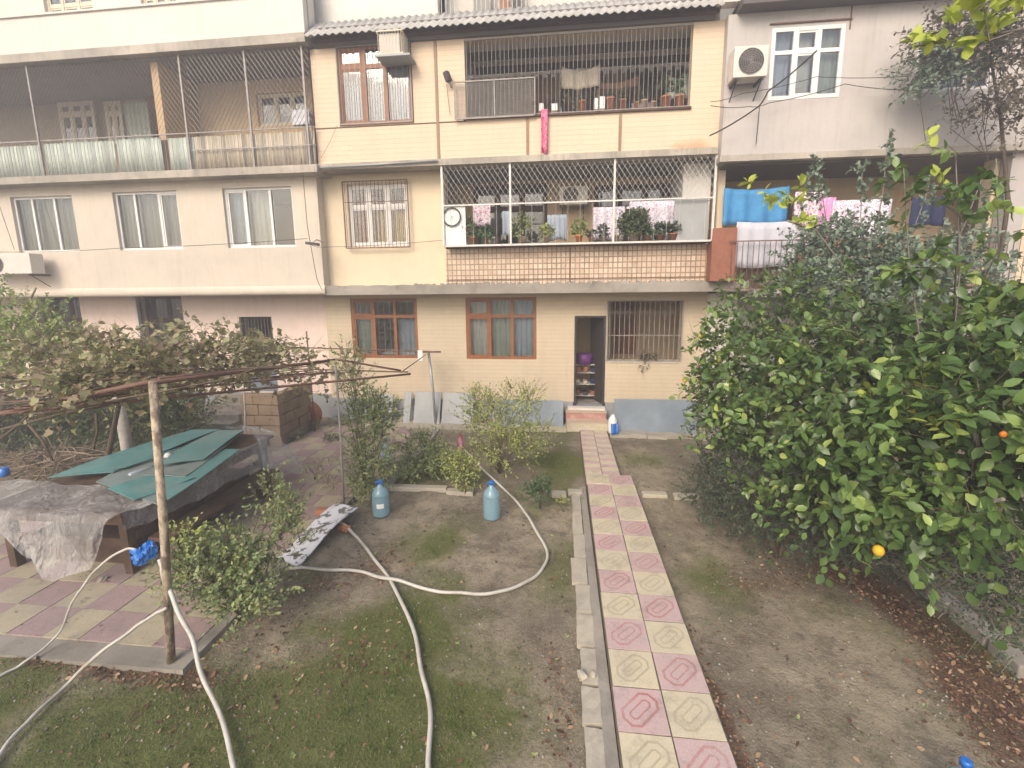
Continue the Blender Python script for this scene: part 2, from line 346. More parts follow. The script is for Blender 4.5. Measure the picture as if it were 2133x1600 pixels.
def grass_density(x, y):
    d = 1.15*gau(x, y, 640, 1530, .8, .75)+.9*gau(x, y, 380, 1520, .7, .5)+.45*gau(x, y, 860, 1290, .55, .45)+.5*gau(x, y, 900, 1120, .5, .5)\
        + .5*gau(x, y, 120, 1500, 1.1, .5)+.45*gau(x, y, 1350, 950, .6, .35)+.5*gau(x, y, 1480, 1190, .35, .5)+.35*gau(x, y, 1100, 1500, .4, .4)\
        + .7*gau(x, y, 1170, 960, .5, .7)+.5*gau(x, y, 2050, 1330, .5, .4)+.6*gau(x, y, 880, 970, .8, .7)+.35*gau(x, y, 1000, 1380, .5, .5)
    d = d-.6*gau(x, y, 1060, 1140, .45, .7)-.25*gau(x, y, 1100, 1300, .3, .3)
    return np.clip(d*(.2+1.5*fbm(x, y, 2.6, 3))+1.1*np.clip(fbm(x, y, 1.3, 9, 5)-.47, 0, 1)*np.where(x < .3, 1.6, .7), 0, 1)
def litter_density(x, y):
    d = 0*x
    for a, b, w, k in (((1745, 1165), (1930, 1290), .22, .9), ((1930, 1290), (2133, 1450), .24, 1.1), ((2000, 1400), (2133, 1560), .25, .9), ((1480, 1420), (1560, 1600), .09, .8),
                       ((1440, 1300), (1490, 1440), .06, .4), ((480, 1290), (800, 1160), .30, .38), ((60, 1350), (420, 1400), .12, 1.0), ((1180, 1560), (1150, 1340), .10, .35), ((440, 1420), (760, 1350), .35, .22), ((1560, 1200), (1750, 1180), .3, .35)):
        A, B = G(*a), G(*b); ab = B[:2]-A[:2]; l = ab@ab
        t = np.clip(((x-A[0])*ab[0]+(y-A[1])*ab[1])/l, 0, 1)
        dd = np.hypot(x-A[0]-t*ab[0], y-A[1]-t*ab[1]); d = d+k*np.exp(-(dd/w)**2)
    return np.clip(d*(.3+1.3*fbm(x, y, 3.5, 21)), 0, 1.3)
GZ = -.07
def ground_z(x, y):
    return GZ+.05*(fbm(x, y, .9, 40)-.5)+.035*(fbm(x, y, 5., 41, 5)-.5)

def make_ground():
    xs = np.concatenate([[-900, -300, -100, -40, -20, -14], np.arange(-10, 7.01, .045), [9, 12, 20, 40, 100, 300, 900]])
    ys = np.concatenate([[-900, -300, -100, -30, -10, -3, 0, 1], np.arange(1.6, 11.0, .045), [12, 16, 30, 100, 300, 900]])
    X, Y = np.meshgrid(xs, ys); near = (X > -10.1) & (X < 7.1) & (Y > 1.5) & (Y < 11.1)
    Z = np.where(near, ground_z(X, Y), GZ)
    V = np.stack([X.ravel(), Y.ravel(), Z.ravel()], 1); nx, ny = len(xs), len(ys)
    i = np.arange(nx-1); j = np.arange(ny-1); I, J = np.meshgrid(i, j); b = (J*nx+I).ravel()
    F = np.stack([b, b+1, b+nx+1, b+nx], 1)
    me = bpy.data.meshes.new('ground'); me.vertices.add(len(V)); me.vertices.foreach_set('co', V.ravel())
    me.loops.add(F.size); me.loops.foreach_set('vertex_index', F.ravel()); me.polygons.add(len(F))
    me.polygons.foreach_set('loop_start', np.arange(0, F.size, 4)); me.polygons.foreach_set('use_smooth', np.ones(len(F), bool))
    me.update(calc_edges=True)
    for nm, fn in (('grass', grass_density), ('litter', litter_density)):
        a = me.attributes.new(nm, 'FLOAT', 'POINT'); a.data.foreach_set('value', np.where(near, fn(X, Y), .1).ravel())
    m, nt, bs = nodes('garden soil'); g = N(nt, 'NewGeometry').outputs['Position']
    c = mix(nt, ramp(nt, noise(nt, g, .9, 7), .42, .60), (.32, .27, .20), (.16, .134, .10))
    c = mix(nt, ramp(nt, noise(nt, g, 4.2, 9, .78), .47, .60, 0, .7), c, (.095, .080, .06))
    c = mix(nt, ramp(nt, noise(nt, g, 11, 9, .8, (1, 1.7, 1)), .52, .62, 0, .5), c, (.34, .30, .235))
    c = mix(nt, ramp(nt, noise(nt, g, 60, 5, .7), .45, .7, 0, .5), c, (.33, .28, .21))
    ga = N(nt, 'Attribute', attribute_name='grass').outputs['Fac']; la = N(nt, 'Attribute', attribute_name='litter').outputs['Fac']
    nz = noise(nt, g, 22, 6, .7)
    gm = ramp(nt, math_(nt, 'ADD', ga, math_(nt, 'MULTIPLY', math_(nt, 'SUBTRACT', nz, .5), .7)), .10, .60, 0, .88)
    c = mix(nt, gm, c, mix(nt, noise(nt, g, 9, 5), (.070, .092, .020), (.155, .165, .055)))
    lm = ramp(nt, math_(nt, 'ADD', la, math_(nt, 'MULTIPLY', math_(nt, 'SUBTRACT', noise(nt, g, 45, 6, .7), .5), 1.2)), .2, .7, 0, .8)
    c = mix(nt, lm, c, mix(nt, noise(nt, g, 70, 3), (.05, .028, .02), (.16, .085, .055)))
    L(nt, c, bs.inputs['Base Color']); bs.inputs['Roughness'].default_value = .95; bs.inputs['Specular IOR Level'].default_value = .15
    bump(nt, math_(nt, 'ADD', noise(nt, g, 40, 8, .7), noise(nt, g, 9, 4)), bs, .8, .03)
    me.materials.append(m)
    o = bpy.data.objects.new('ground', me); COL.objects.link(o); tag(o, kind='structure')
make_ground()

# ------------------------------------------------------------------ fast clouds of small faces
LEAF8 = (np.array([(0, 0, 0), (-.26, .32, .05), (0, .30, -.02), (.26, .32, .05), (-.24, .66, .03), (0, .66, -.03), (.24, .66, .03), (0, 1, -.10)]),
         np.array([(0, 3, 2), (0, 2, 1), (2, 3, 6), (2, 6, 5), (1, 2, 5), (1, 5, 4), (5, 6, 7), (4, 5, 7)]))
LEAF2 = (np.array([(0, 0, 0), (.30, .5, .07), (0, 1, 0), (-.30, .5, .07)]), np.array([(0, 1, 2), (0, 2, 3)]))
LEAFN = (np.array([(0, 0, 0), (.13, .5, .03), (0, 1, 0), (-.13, .5, .03)]), np.array([(0, 1, 2), (0, 2, 3)]))
VINE = (np.array([(0, .05, 0), (.38, -.12, .08), (.55, .35, .05), (.33, .5, .0), (.28, .8, .08), (0, 1., -.05), (-.28, .8, .08), (-.33, .5, 0), (-.55, .35, .05), (-.38, -.12, .08)]),
        np.array([(0, 1, 2), (0, 2, 3), (0, 3, 4), (0, 4, 5), (0, 5, 6), (0, 6, 7), (0, 7, 8), (0, 8, 9)]))
BLADE = (np.array([(-.06, 0, 0), (.06, 0, 0), (0, 1, 0)]), np.array([(0, 1, 2)]))
def nrm(a): return a/(np.linalg.norm(a, axis=-1, keepdims=True)+1e-9)
def cloud(name, pos, dirs, nor, size, tpl, mat, parent=None, rnd=None, extra=None):
    TV, TF = tpl; n = len(pos); d = nrm(dirs); s = nrm(np.cross(d, nor)); w = np.cross(s, d)
    size = np.asarray(size).reshape(-1, 1, 1)
    V = pos[:, None, :]+size*(TV[None, :, 0:1]*s[:, None]+TV[None, :, 1:2]*d[:, None]+TV[None, :, 2:3]*w[:, None])
    F = (TF[None]+(np.arange(n)*len(TV))[:, None, None]).reshape(-1, 3); V = V.reshape(-1, 3)
    nF, nV = len(F), len(V)
    if extra: F = np.concatenate([F, extra[1]+nV]); V = np.concatenate([V, extra[0]])
    org = np.array([(V[:, 0].min()+V[:, 0].max())/2, (V[:, 1].min()+V[:, 1].max())/2, V[:, 2].min()])
    me = bpy.data.meshes.new(name); me.vertices.add(len(V)); me.vertices.foreach_set('co', (V-org).ravel())
    me.loops.add(F.size); me.loops.foreach_set('vertex_index', F.ravel()); me.polygons.add(len(F))
    me.polygons.foreach_set('loop_start', np.arange(0, F.size, 3)); me.update(calc_edges=True)
    if rnd is None: rnd = RNG.random(n)
    a = me.attributes.new('rnd', 'FLOAT', 'POINT'); a.data.foreach_set('value', np.concatenate([np.repeat(np.clip(rnd, 0, 1), len(TV)), np.zeros(len(V)-nV)]))
    me.materials.append(mat)
    if extra: me.materials.append(extra[2]); me.polygons.foreach_set('material_index', (np.arange(len(F)) >= nF).astype(np.int32))
    return link_mesh(name, me, parent, org)
def rdir(n, up=0.0):
    v = RNG.normal(size=(n, 3)); v = nrm(v); v[:, 2] += up; return nrm(v)
def crown(blobs, leaf, tpl, mat, parent, twig=.3, per=9, tmat=None, droop=.0, up=.35, shell=.45, name='crown', tint=0., shoots=None, gap=.0, gap_s=1.6):
    """blobs: (centre, radii, twigs).  Leaves alternate along short twigs that point outwards."""
    O, D, T = [], [], []
    LS, NO = [], []
    for bi, bb in enumerate(blobs):
        c, r, k = bb[:3]; LS.append(np.full(k, bb[3] if len(bb) > 3 else 1.))
        r = np.array(r if hasattr(r, '__len__') else (r, r, r), float)
        u = rdir(k); rad = (shell+(1-shell)*RNG.random((k, 1))**.6)
        # uneven outline
        lump = 1+.34*(fbm(u[:, 0]*2+bi*3.1, u[:, 1]*2+u[:, 2]*2.3, 1.6, 60+bi)-.5)[:, None]*2
        NO.append(u); O.append(np.array(c)+u*r*rad*lump); d = u*.7+rdir(k)*.7; d[:, 2] += up; D.append(nrm(d)); T.append(twig*(.5+RNG.random(k)))
    if shoots:
        for a, b, k in shoots:
            a, b = np.array(a), np.array(b); t = RNG.random((k, 1)); LS.append(np.ones(k)); NO.append(rdir(k))
            O.append(a+(b-a)*t+RNG.normal(size=(k, 3))*.02); d = nrm(b-a)*.6+rdir(k)*.6; D.append(nrm(d)); T.append(twig*.45*(.5+RNG.random(k)))
    O, D, T = np.concatenate(O), np.concatenate(D), np.concatenate(T); LS = np.concatenate(LS); NO = np.concatenate(NO)
    gs = gap_s; g3 = .5*fbm(O[:, 0]+.7*O[:, 2], O[:, 1]-.6*O[:, 2], gs, 91, 2)+.5*fbm(O[:, 2]+.3*O[:, 0], O[:, 1]+.5*O[:, 0], gs*1.1, 17, 2)
    kp = g3 > np.quantile(g3, gap)
    if gap > 0: O, D, T, LS, NO = O[kp], D[kp], T[kp], LS[kp], NO[kp]
    n = len(O); t = (np.arange(per)+.6)/per
    sag = np.zeros((n, per, 3)); sag[..., 2] = -droop*(T[:, None]*t[None])**2*3
    pos = (O[:, None]+D[:, None]*(T[:, None]*t[None])[..., None]+sag).reshape(-1, 3)
    dd = np.repeat(D, per, 0)*.55+rdir(n*per)*.75; dd[:, 2] -= droop*.4
    LS = np.repeat(LS, per); nn = rdir(n*per)*.55+.6*np.repeat(NO, per, 0); nn[:, 2] += .9
    tr = (np.repeat(RNG.random(n), per)*.5+RNG.random(n*per)*.5)**1.35+tint
    ex = None
    if tmat:
        P0 = O; P1 = O+D*T[:, None]; s = nrm(np.cross(D, rdir(n)))*.004; w = np.cross(s, D)
        V = np.stack([P0+s*1.1, P0-s*.6+w*.9, P0-s*.6-w*.9, P1+s*.4], 1).reshape(-1, 3)
        ex = (V, (np.array([(0, 1, 3), (1, 2, 3), (2, 0, 3)])[None]+(np.arange(n)*4)[:, None, None]).reshape(-1, 3), tmat)
    lay = cloud(name, pos, dd, nn, LS*leaf*(.55+.7*RNG.random(n*per)), tpl, mat, parent, tr, ex)
    return lay
def limbs(base, targets, r0, mat, parent, name='trunk', seg=7, wob=.10):
    mb = MB(); base = np.array(base, float)
    for k, tg in enumerate(targets):
        tg = np.array(tg, float); pts = []; w1, w2 = RNG.normal(size=3)*wob, RNG.normal(size=3)*wob
        for i in range(seg+1):
            t = i/seg; p = base+(tg-base)*np.array([t**1.3, t**1.3, t**.85])
            p = p+w1*math.sin(t*math.pi)+w2*math.sin(2*t*math.pi)*.6; pts.append(p)
        mb.tube(pts, [r0*(1-.82*i/seg) for i in range(seg+1)], 7)
    return mb.build(name, mat, parent)
LM = {}
LM['citrus'] = leafmat('citrus leaves', [(0.047, 0.088, 0.029), (0.081, 0.144, 0.039), (0.128, 0.213, 0.056), (0.230, 0.325, 0.084), (0.459, 0.525, 0.135)], .25, .36, .6)
LM['bright'] = leafmat('lit citrus leaves', [(.34, .42, .06), (.50, .56, .10), (.42, .46, .07)], .35, .4)  # paler yellow-green paints the light falling on these sprays
LM['dark'] = leafmat('dark shrub leaves', [(0.041, 0.063, 0.041), (0.076, 0.103, 0.067), (0.117, 0.145, 0.097)], .12, .55, .25)
LM['silver'] = leafmat('silvery leaves', [(0.117, 0.164, 0.117), (0.185, 0.244, 0.176), (0.274, 0.328, 0.254)], .15, .6)
LM['vine'] = leafmat('vine leaves', [(.27, .19, .14), (.27, .22, .145), (.26, .27, .14), (.38, .35, .18), (.50, .41, .29)], .25, .8, .2)
LM['vine_dry'] = leafmat('dry creeper leaves', [(.10, .085, .06), (.16, .135, .10), (.20, .17, .13)], .15, .8)
LM['rose'] = leafmat('rose leaves', [(0.127, 0.180, 0.076), (0.210, 0.270, 0.108), (0.316, 0.353, 0.153), (0.450, 0.420, 0.178)], .2, .6)
LM['rose_yellow'] = leafmat('yellowing rose leaves', [(0.207, 0.267, 0.087), (0.348, 0.394, 0.116), (0.545, 0.546, 0.165)], .25, .6)
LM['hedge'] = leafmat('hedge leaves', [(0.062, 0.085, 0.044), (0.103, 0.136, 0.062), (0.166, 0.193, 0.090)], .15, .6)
LM['lefttree'] = leafmat('light green leaves', [(0.149, 0.218, 0.069), (0.276, 0.368, 0.115), (0.414, 0.460, 0.172), (0.552, 0.414, 0.230)], .3, .55)
LM['green'] = leafmat('fresh green leaves', [(.04, .10, .04), (.07, .15, .06)], .2, .5)
LM['litter'] = leafmat('fallen leaf litter', [(0.063, 0.030, 0.021), (0.127, 0.063, 0.040), (0.218, 0.127, 0.075), (0.391, 0.276, 0.172)], .05, .9)
LM['grass'] = leafmat('grass blades', [(.050, .095, .014), (.085, .145, .024), (.15, .19, .06), (.26, .24, .13)], .2, .7, .2)
LM['geranium'] = leafmat('pot plant leaves', [(.06, .13, .06), (.12, .20, .08)], .15, .6)
M['trim'] = simple('brown trim', (.30, .20, .13), .6)
M['reflect_warm'] = simple('warm yellow pane reflection', (.72, .52, .20), .8, var=.4, scale=5)  # yellow sheet stands for the warm reflection in the panes
# ================================================================== BUILDINGS
def wall(parent, name, x0, x1, z0, z1, Y, ops, mat, t=.25, label=None):
    xs = sorted({x0, x1, *[min(max(o[i], x0), x1) for o in ops for i in (0, 1)]})
    zs = sorted({z0, z1, *[min(max(o[i], z0), z1) for o in ops for i in (2, 3)]})
    op = lambda i, j: i < 0 or j < 0 or i >= len(xs)-1 or j >= len(zs)-1 or any(o[0]-1e-6 <= xs[i] and xs[i+1] <= o[1]+1e-6 and o[2]-1e-6 <= zs[j] and zs[j+1] <= o[3]+1e-6 for o in ops)
    mb = MB()
    for i in range(len(xs)-1):
        for j in range(len(zs)-1):
            if op(i, j): continue
            a, b, c, d = xs[i], xs[i+1], zs[j], zs[j+1]
            mb.add([(a, Y, c), (b, Y, c), (b, Y, d), (a, Y, d)], [(0, 1, 2, 3)])
            mb.add([(a, Y+t, c), (b, Y+t, c), (b, Y+t, d), (a, Y+t, d)], [(3, 2, 1, 0)])
            for (di, dj, q) in ((-1, 0, [(a, Y, c), (a, Y, d), (a, Y+t, d), (a, Y+t, c)]), (1, 0, [(b, Y, c), (b, Y+t, c), (b, Y+t, d), (b, Y, d)]),
                                (0, -1, [(a, Y, c), (a, Y+t, c), (b, Y+t, c), (b, Y, c)]), (0, 1, [(a, Y, d), (b, Y, d), (b, Y+t, d), (a, Y+t, d)])):
                if op(i+di, j+dj): mb.add(q, [(0, 1, 2, 3)])
    o = mb.build(name, mat, parent)
    if label: o['label'] = label
    return o
def opening(tl, br, Y):
    a, b = P(*tl, Y), P(*br, Y); return (a[0], b[0], b[2], a[2])
def px(x, y, Y): return P(x, y, Y)[0]
def pz(x, y, Y): return P(x, y, Y)[2]
def bars(mb, x0, x1, z0, z1, Y, n, r=.007, rails=(0, 1), rr=None):
    for i in range(n): x = x0+(x1-x0)*(i+.5)/n; mb.tube([(x, Y, z0), (x, Y, z1)], r, 4, False)
    for t in rails: z = z0+(z1-z0)*t; mb.box(x0, x1, Y-.012, Y+.012, z-.012, z+.012)
def ring(mb, c, r, rt, n=10):
    mb.tube([(c[0]+r*math.cos(2*math.pi*i/n), c[1], c[2]+r*math.sin(2*math.pi*i/n)) for i in range(n+1)], rt, 3, False)
def net(mb, x0, x1, z0, z1, Y, s, r=.004, asp=1.5):
    w, h = x1-x0, z1-z0
    for sg in (1, -1):
        k = -int(h/s/asp)-1
        while k*s < w+h/asp+s:
            # line x = k*s + sg*(z)/asp
            ax, az = k*s, 0.; bx, bz = k*s+sg*h/asp, h
            if sg < 0: ax, bx = ax, bx
            t0, t1 = 0., 1.
            dx = bx-ax
            for lim, side in ((0, 0), (w, 1)):
                if dx != 0:
                    t = (lim-ax)/dx
                    if (side == 0) == (dx > 0): t0 = max(t0, t)
                    else: t1 = min(t1, t)
            if t1 > t0+.01 and -h <= ax <= w+h*2:
                mb.tube([(x0+ax+dx*t0, Y, z0+h*t0), (x0+ax+dx*t1, Y, z0+h*t1)], r, 3, False)
            k += 1
def wavy(x0, x1, z0, z1, Y, mat, parent, name='curtain', amp=.025, wl=.13, hang=0.):
    ph = random.random()*6; n = max(8, int((x1-x0)/wl*8))
    return MB().sheet(lambda u, v: (x0+(x1-x0)*u, Y+amp*math.sin(ph+2*math.pi*(x1-x0)*u/wl+.6*math.sin(5*u))*(1-.3*v), z0+(z1-z0)*v), n, 2).build(name, mat, parent)
def window(root, o, Y, cols, trans=None, mat=None, fw=.055, ins=.07, curtains=None, grille=None, name='window', split=None, label=None, tcurt=None):
    x0, x1, z0, z1 = o; mat = mat or M['white_pvc']; yf = Y+ins; mb = MB(); d = .05
    xs = [x0+(x1-x0)*c for c in [0]+list(cols)+[1]]
    mb.box(x0, x1, yf, yf+d, z1-fw, z1); mb.box(x0, x1, yf, yf+d, z0, z0+fw)
    for i, x in enumerate(xs):
        a = x if i == 0 else x-fw if i == len(xs)-1 else x-fw/2
        mb.box(a, a+fw, yf-.003, yf+d+.003, z0+fw, z1-fw)
    if trans: zt = z0+(z1-z0)*trans; mb.box(x0+fw, x1-fw, yf+.004, yf+d-.004, zt-fw/2, zt+fw/2)
    # inner sashes, a little set back
    for i in range(len(xs)-1):
        a = xs[i]+(fw if i == 0 else fw/2); b = xs[i+1]-(fw if i == len(xs)-2 else fw/2)
        for (c, e) in ([(z0+fw, z1-fw)] if not trans else [(z0+fw, zt-fw/2), (zt+fw/2, z1-fw)]):
            if split and i not in split: continue
            s = .035
            mb.box(a, a+s, yf+.012, yf+d-.008, c, e); mb.box(b-s, b, yf+.012, yf+d-.008, c, e)
            mb.box(a+s, b-s, yf+.014, yf+d-.01, c, c+s); mb.box(a+s, b-s, yf+.014, yf+d-.01, e-s, e)
    w = mb.build(name, mat, root)
    if label: w['label'] = label
    MB().add([(x0+.01, yf+.028, z0+.01), (x1-.01, yf+.028, z0+.01), (x1-.01, yf+.028, z1-.01), (x0+.01, yf+.028, z1-.01)], [(0, 1, 2, 3)]).build('pane', M['glass'], w)
    if curtains:
        for i in range(len(xs)-1):
            c = curtains[i % len(curtains)]
            if c is None: continue
            wavy(xs[i]+.03, xs[i+1]-.03, z0+.03, (z1 if not trans or tcurt else zt), yf+.17+.02*(i % 2), M[c], w)
    if grille:
        g = MB(); gy, gx, gm, n, kind = grille
        bars(g, x0-gx, x1+gx, z0-gx, z1+gx, gy, n, .007, (0, 1))
        for s in (x0-gx, x1+gx): g.box(s-.012, s+.012, gy-.012, gy+.012, z0-gx, z1+gx)
        if kind == 'rings':
            for i in range(n-1):
                ring(g, (x0-gx+(x1-x0+2*gx)*(i+1)/n, gy, z0+(z1-z0)*.62), .03, .005, 8); ring(g, (x0-gx+(x1-x0+2*gx)*(i+1)/n, gy, z0+(z1-z0)*.55), .03, .005, 8)
        if kind == 'rail': g.box(x0-gx, x1+gx, gy-.008, gy+.008, z0+(z1-z0)*.70, z0+(z1-z0)*.70+.016)
        g.build('security_grille', M[gm], w)
    return w

# ---------------- left block
LB = thing('apartment_building', (-10, 11, 0), 'left part of the apartment block with beige enclosed balconies over a pink ground floor', 'apartment building', 'joined sections of the apartment block')
XA = -19.
YL = 10.32
xl1 = px(668, 500, YL)
zs1 = pz(400, 608, YL)                     # first slab underside / ground ceiling
z1t = pz(300, 374, YL)                     # top of first floor wall
z2f = pz(300, 358, 10.0)                   # second floor balcony deck
z3 = pz(300, 112, 10.0)
ow = [opening((20, 411), (167, 524), YL), opening((233, 401), (382, 519), YL), opening((462, 392.7), (617, 514), YL)]
off = [opening((-230, 420), (-75, 530), YL)]
wall(LB, 'wall', XA, xl1, zs1+.02, z1t, YL, ow+off, M['left_wall'])
window(LB, ow[0], YL, [.30, .66], curtains=['blind_reflect_grey', 'blind_reflect_grey', 'blind_reflect_grey'], split=(9,))  # grey sheets behind the glass paint its reflection
window(LB, ow[1], YL, [.30, .68], curtains=['blind_reflect_grey', 'blind_reflect_grey', 'blind_reflect_grey'], split=(2,))
window(LB, ow[2], YL, [.30, .66], curtains=['curtain_blue', 'curtain', None], split=(0,), label='white window with its right pane uncurtained')
window(LB, off[0], YL, [.3, .66], curtains=['blind_reflect_grey'], split=(9,))
# rounded lower lip of the first floor
mb = MB(); prof = [(YL+.30, -.10), (YL-.02, -.10), (YL-.07, -.06), (YL-.07, .05), (YL-.03, .10), (YL, .12)]
mb.sheet(lambda u, v: (XA+(xl1+.04-XA)*u, prof[min(5, int(round(v*5)))][0], zs1+prof[min(5, int(round(v*5)))][1]), 1, 5, smooth=True)
mb.add([(xl1+.04, p[0], zs1+p[1]) for p in prof], [tuple(range(6))])
mb.build('slab_lip', M['left_wall'], LB)
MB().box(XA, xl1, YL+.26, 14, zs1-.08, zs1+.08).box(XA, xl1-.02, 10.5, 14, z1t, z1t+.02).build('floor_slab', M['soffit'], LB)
MB().box(xl1-.24, xl1-.002, YL+.25, 11.4, zs1+.08, z1t).build('side_wall', M['left_wall'], LB)
# ground floor
YG = 11.2
gA, gB, gC = opening((78, 622), (181, 728), YG), opening((283, 624), (391, 732), YG), opening((497, 660), (580, 817), YG)
gA = (gA[0], gA[1], gA[2], zs1-.10); gB = (gB[0], gB[1], gB[2], zs1-.10)
xg1 = px(684, 700, YG)
zb = pz(430, 816, YG)
wall(LB, 'wall', XA, xg1+.3, zb, zs1-.08, YG, [gA, gB, gC], M['pink'], .35, 'pink rendered ground floor wall')
MB().box(XA, xg1+.28, YG-.04, YG+.30, -.2, zb-.002).build('base_wall', M['base_grey'], LB)
for g in (gA, gB):
    window(LB, g, YG, [.52], .55, M['wood_dark'], fw=.06, ins=.26, curtains=[None, None, 'blind_reflect_grey'], grille=(YG+.08, -.02, 'dark_metal', 12, ''), label='dark barred window set deep in the pink wall')
mb = MB()
for g in (gA, gB):
    MB().box(g[0]-.07, g[0]-.002, YG-.015, YG+.02, g[2]-.3, g[3]).build('window_trim', M['white_wall'], LB)
pass
d = MB(); x0, x1, z0, z1 = gC; zm = z0+(z1-z0)*.42
d.box(x0, x0+.05, YG+.08, YG+.13, z0, z1).box(x1-.05, x1, YG+.08, YG+.13, z0, z1).box(x0+.05, x1-.05, YG+.08, YG+.13, z1-.05, z1)
dr = d.build('door', M['dark_metal'], LB)
MB().box(x0+.05, x1-.05, YG+.09, YG+.12, z0, zm).build('door_panel', M['bluesheet'], dr)
g = MB(); bars(g, x0+.05, x1-.05, zm, z1-.05, YG+.10, 9, .008, (.0, .5)); g.build('security_grille', M['grey_metal'], dr)
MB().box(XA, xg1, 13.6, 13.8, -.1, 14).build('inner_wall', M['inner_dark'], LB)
# steps below that door
sx0, sx1 = px(425, 870, 10.4), px(512, 870, 10.4)
mb = MB()
for i in range(4): mb.box(sx0, sx1-.05, 11.1-.3*(i+1), 11.1-.3*i-(0 if i == 0 else .002), -.1, zb-.02-.16*i)
mb.build('steps', M['concrete'], LB)
# second floor open balcony
yr = 10.08
xs2 = px(655, 300, 10.0)
MB().box(XA, xs2+.03, 9.97, 14, z2f-.16, z2f).build('floor_slab', M['slab'], LB)
ztop = pz(330, 281, yr); zbt = pz(330, 362, yr)
g = MB(); bars(g, XA, xs2, zbt, ztop, yr, 150, .007, (0, 1)); bars(g, px(400, 300, yr), xs2, zbt, ztop, yr-.02, 6, .012, (.55,)); 
for x in (75, 388, 522, 640): xx = px(x, 250, yr); g.box(xx-.02, xx+.02, yr-.03, yr+.01, zbt-.05, z3)
g.build('railing', M['grey_metal'], LB)
X0, X1 = XA, xs2-.03
segs = [(XA, px(90, 340, yr), 'mint'), (px(93, 340, yr), px(240, 340, yr), 'mint'), (px(245, 340, yr), px(338, 340, yr), 'mint'), (px(352, 340, yr), px(405, 340, yr), 'mint'), (px(407, 340, yr), xs2-.05, 'beige_plastic')]
for a, b, mt in segs:
    h = ztop-.05+random.uniform(-.03, .02)
    MB().sheet(lambda u, v: (a+(b-a)*u, yr+.04+.014*math.sin((b-a)*u*2*math.pi/.12), zbt+.02+(h-zbt-.02)*v), max(6, int((b-a)/.0225)), 1).build('balcony_panel', M[mt], LB, solid=.004)
MB().box(px(92, 330, yr), px(148, 330, yr), yr+.05, yr+.07, zbt, ztop-.3).build('balcony_board', M['wood_dark'], LB)
MB().box(px(330, 330, yr), px(352, 330, yr), yr+.06, yr+.09, zbt, ztop-.1).build('balcony_board', M['wood_dark'], LB)
g = MB(); net(g, px(395, 200, yr), xs2-.03, ztop, z3-.02, yr-.01, .105, .0055); g.build('wire_net', M['grey_metal'], LB)
g = MB(); net(g, px(-60, 200, yr), px(395, 200, yr), ztop, z3-.02, yr-.01, .10, .0036); g.build('wire_net', M['grey_metal'], LB)
YB = 12.0
MB().box(XA, px(395, 200, YB-.5), YB, YB+.2, z2f, z3-.05).build('balcony_back_wall', M['inner'], LB)
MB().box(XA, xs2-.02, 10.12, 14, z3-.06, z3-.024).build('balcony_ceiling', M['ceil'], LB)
YC = 11.35
ox = px(398, 200, YC); MB().box(ox-.02, ox+.16, 10.25, YC+.2, z2f, z3-.001).build('balcony_partition', M['inner_warm'], LB)
wo = opening((532, 195), (642, 258), YC)
wall(LB, 'balcony_back_wall', ox+.16, xs2+.2, z2f, z3, YC, [wo], M['inner_warm'])
window(LB, wo, YC, [.36, .68], None, M['cream_frame'], curtains=['blind_reflect_grey', 'inner_warm' if 0 else None, 'curtain_blue'])
for tl, br, cs, mt in (((118, 214), (205, 300), [.35, .68], 'cream_frame'), ((215, 212), (262, 300), [.5], 'cream_frame'), ((345, 205), (395, 290), [.5], 'cream_frame')):
    o = opening(tl, br, YB-.16); o = (o[0], o[1], max(o[2], z2f+.5), o[3])
    window(LB, o, YB-.16, cs, .72, M[mt], ins=0, fw=.07, curtains=['curtain_green', None])
o = opening((300, 202), (340, 300), YB-.1); MB().box(o[0], o[1], YB-.1, YB-.04, z2f, o[3]).build('door', M['wood'], LB)
o = opening((258, 215), (318, 300), YB-.5); wavy(o[0], o[1], o[2], o[3], YB-.5, M['curtain_green'], LB)
# third floor
zp = pz(330, 12, 10.0)
MB().box(XA, px(634, 60, 10.)+.02, 9.94, 14, z3-.02, z3+.16, .0).build('floor_slab', M['slab'], LB)
xs3 = px(634, 60, 10.)
MB().box(XA, xs3, 10.0, 10.16, z3+.16, zp).box(XA, xs3+.0, 9.96, 10.2, zp, zp+.04).build('parapet', M['white_wall'], LB)
Y3 = 10.22
o3 = [opening((80, -60), (195, 31), Y3), opening((282, -80), (370, 12), Y3), opening((-140, -60), (-40, 40), Y3), opening((470, -100), (570, -10), Y3)]
zt3 = 12.3
wall(LB, 'wall', XA, xs3-.0, z3+.162, zt3, Y3, o3, M['white_wall'])
for o in o3: window(LB, o, Y3, [.33, .66], .28, M['cream_frame'], curtains=['blind_reflect_grey'])
MB().box(XA-.2, xs3+.3, 9.6, 16, zt3+.002, zt3+.25).build('roof', M['roof'], LB)

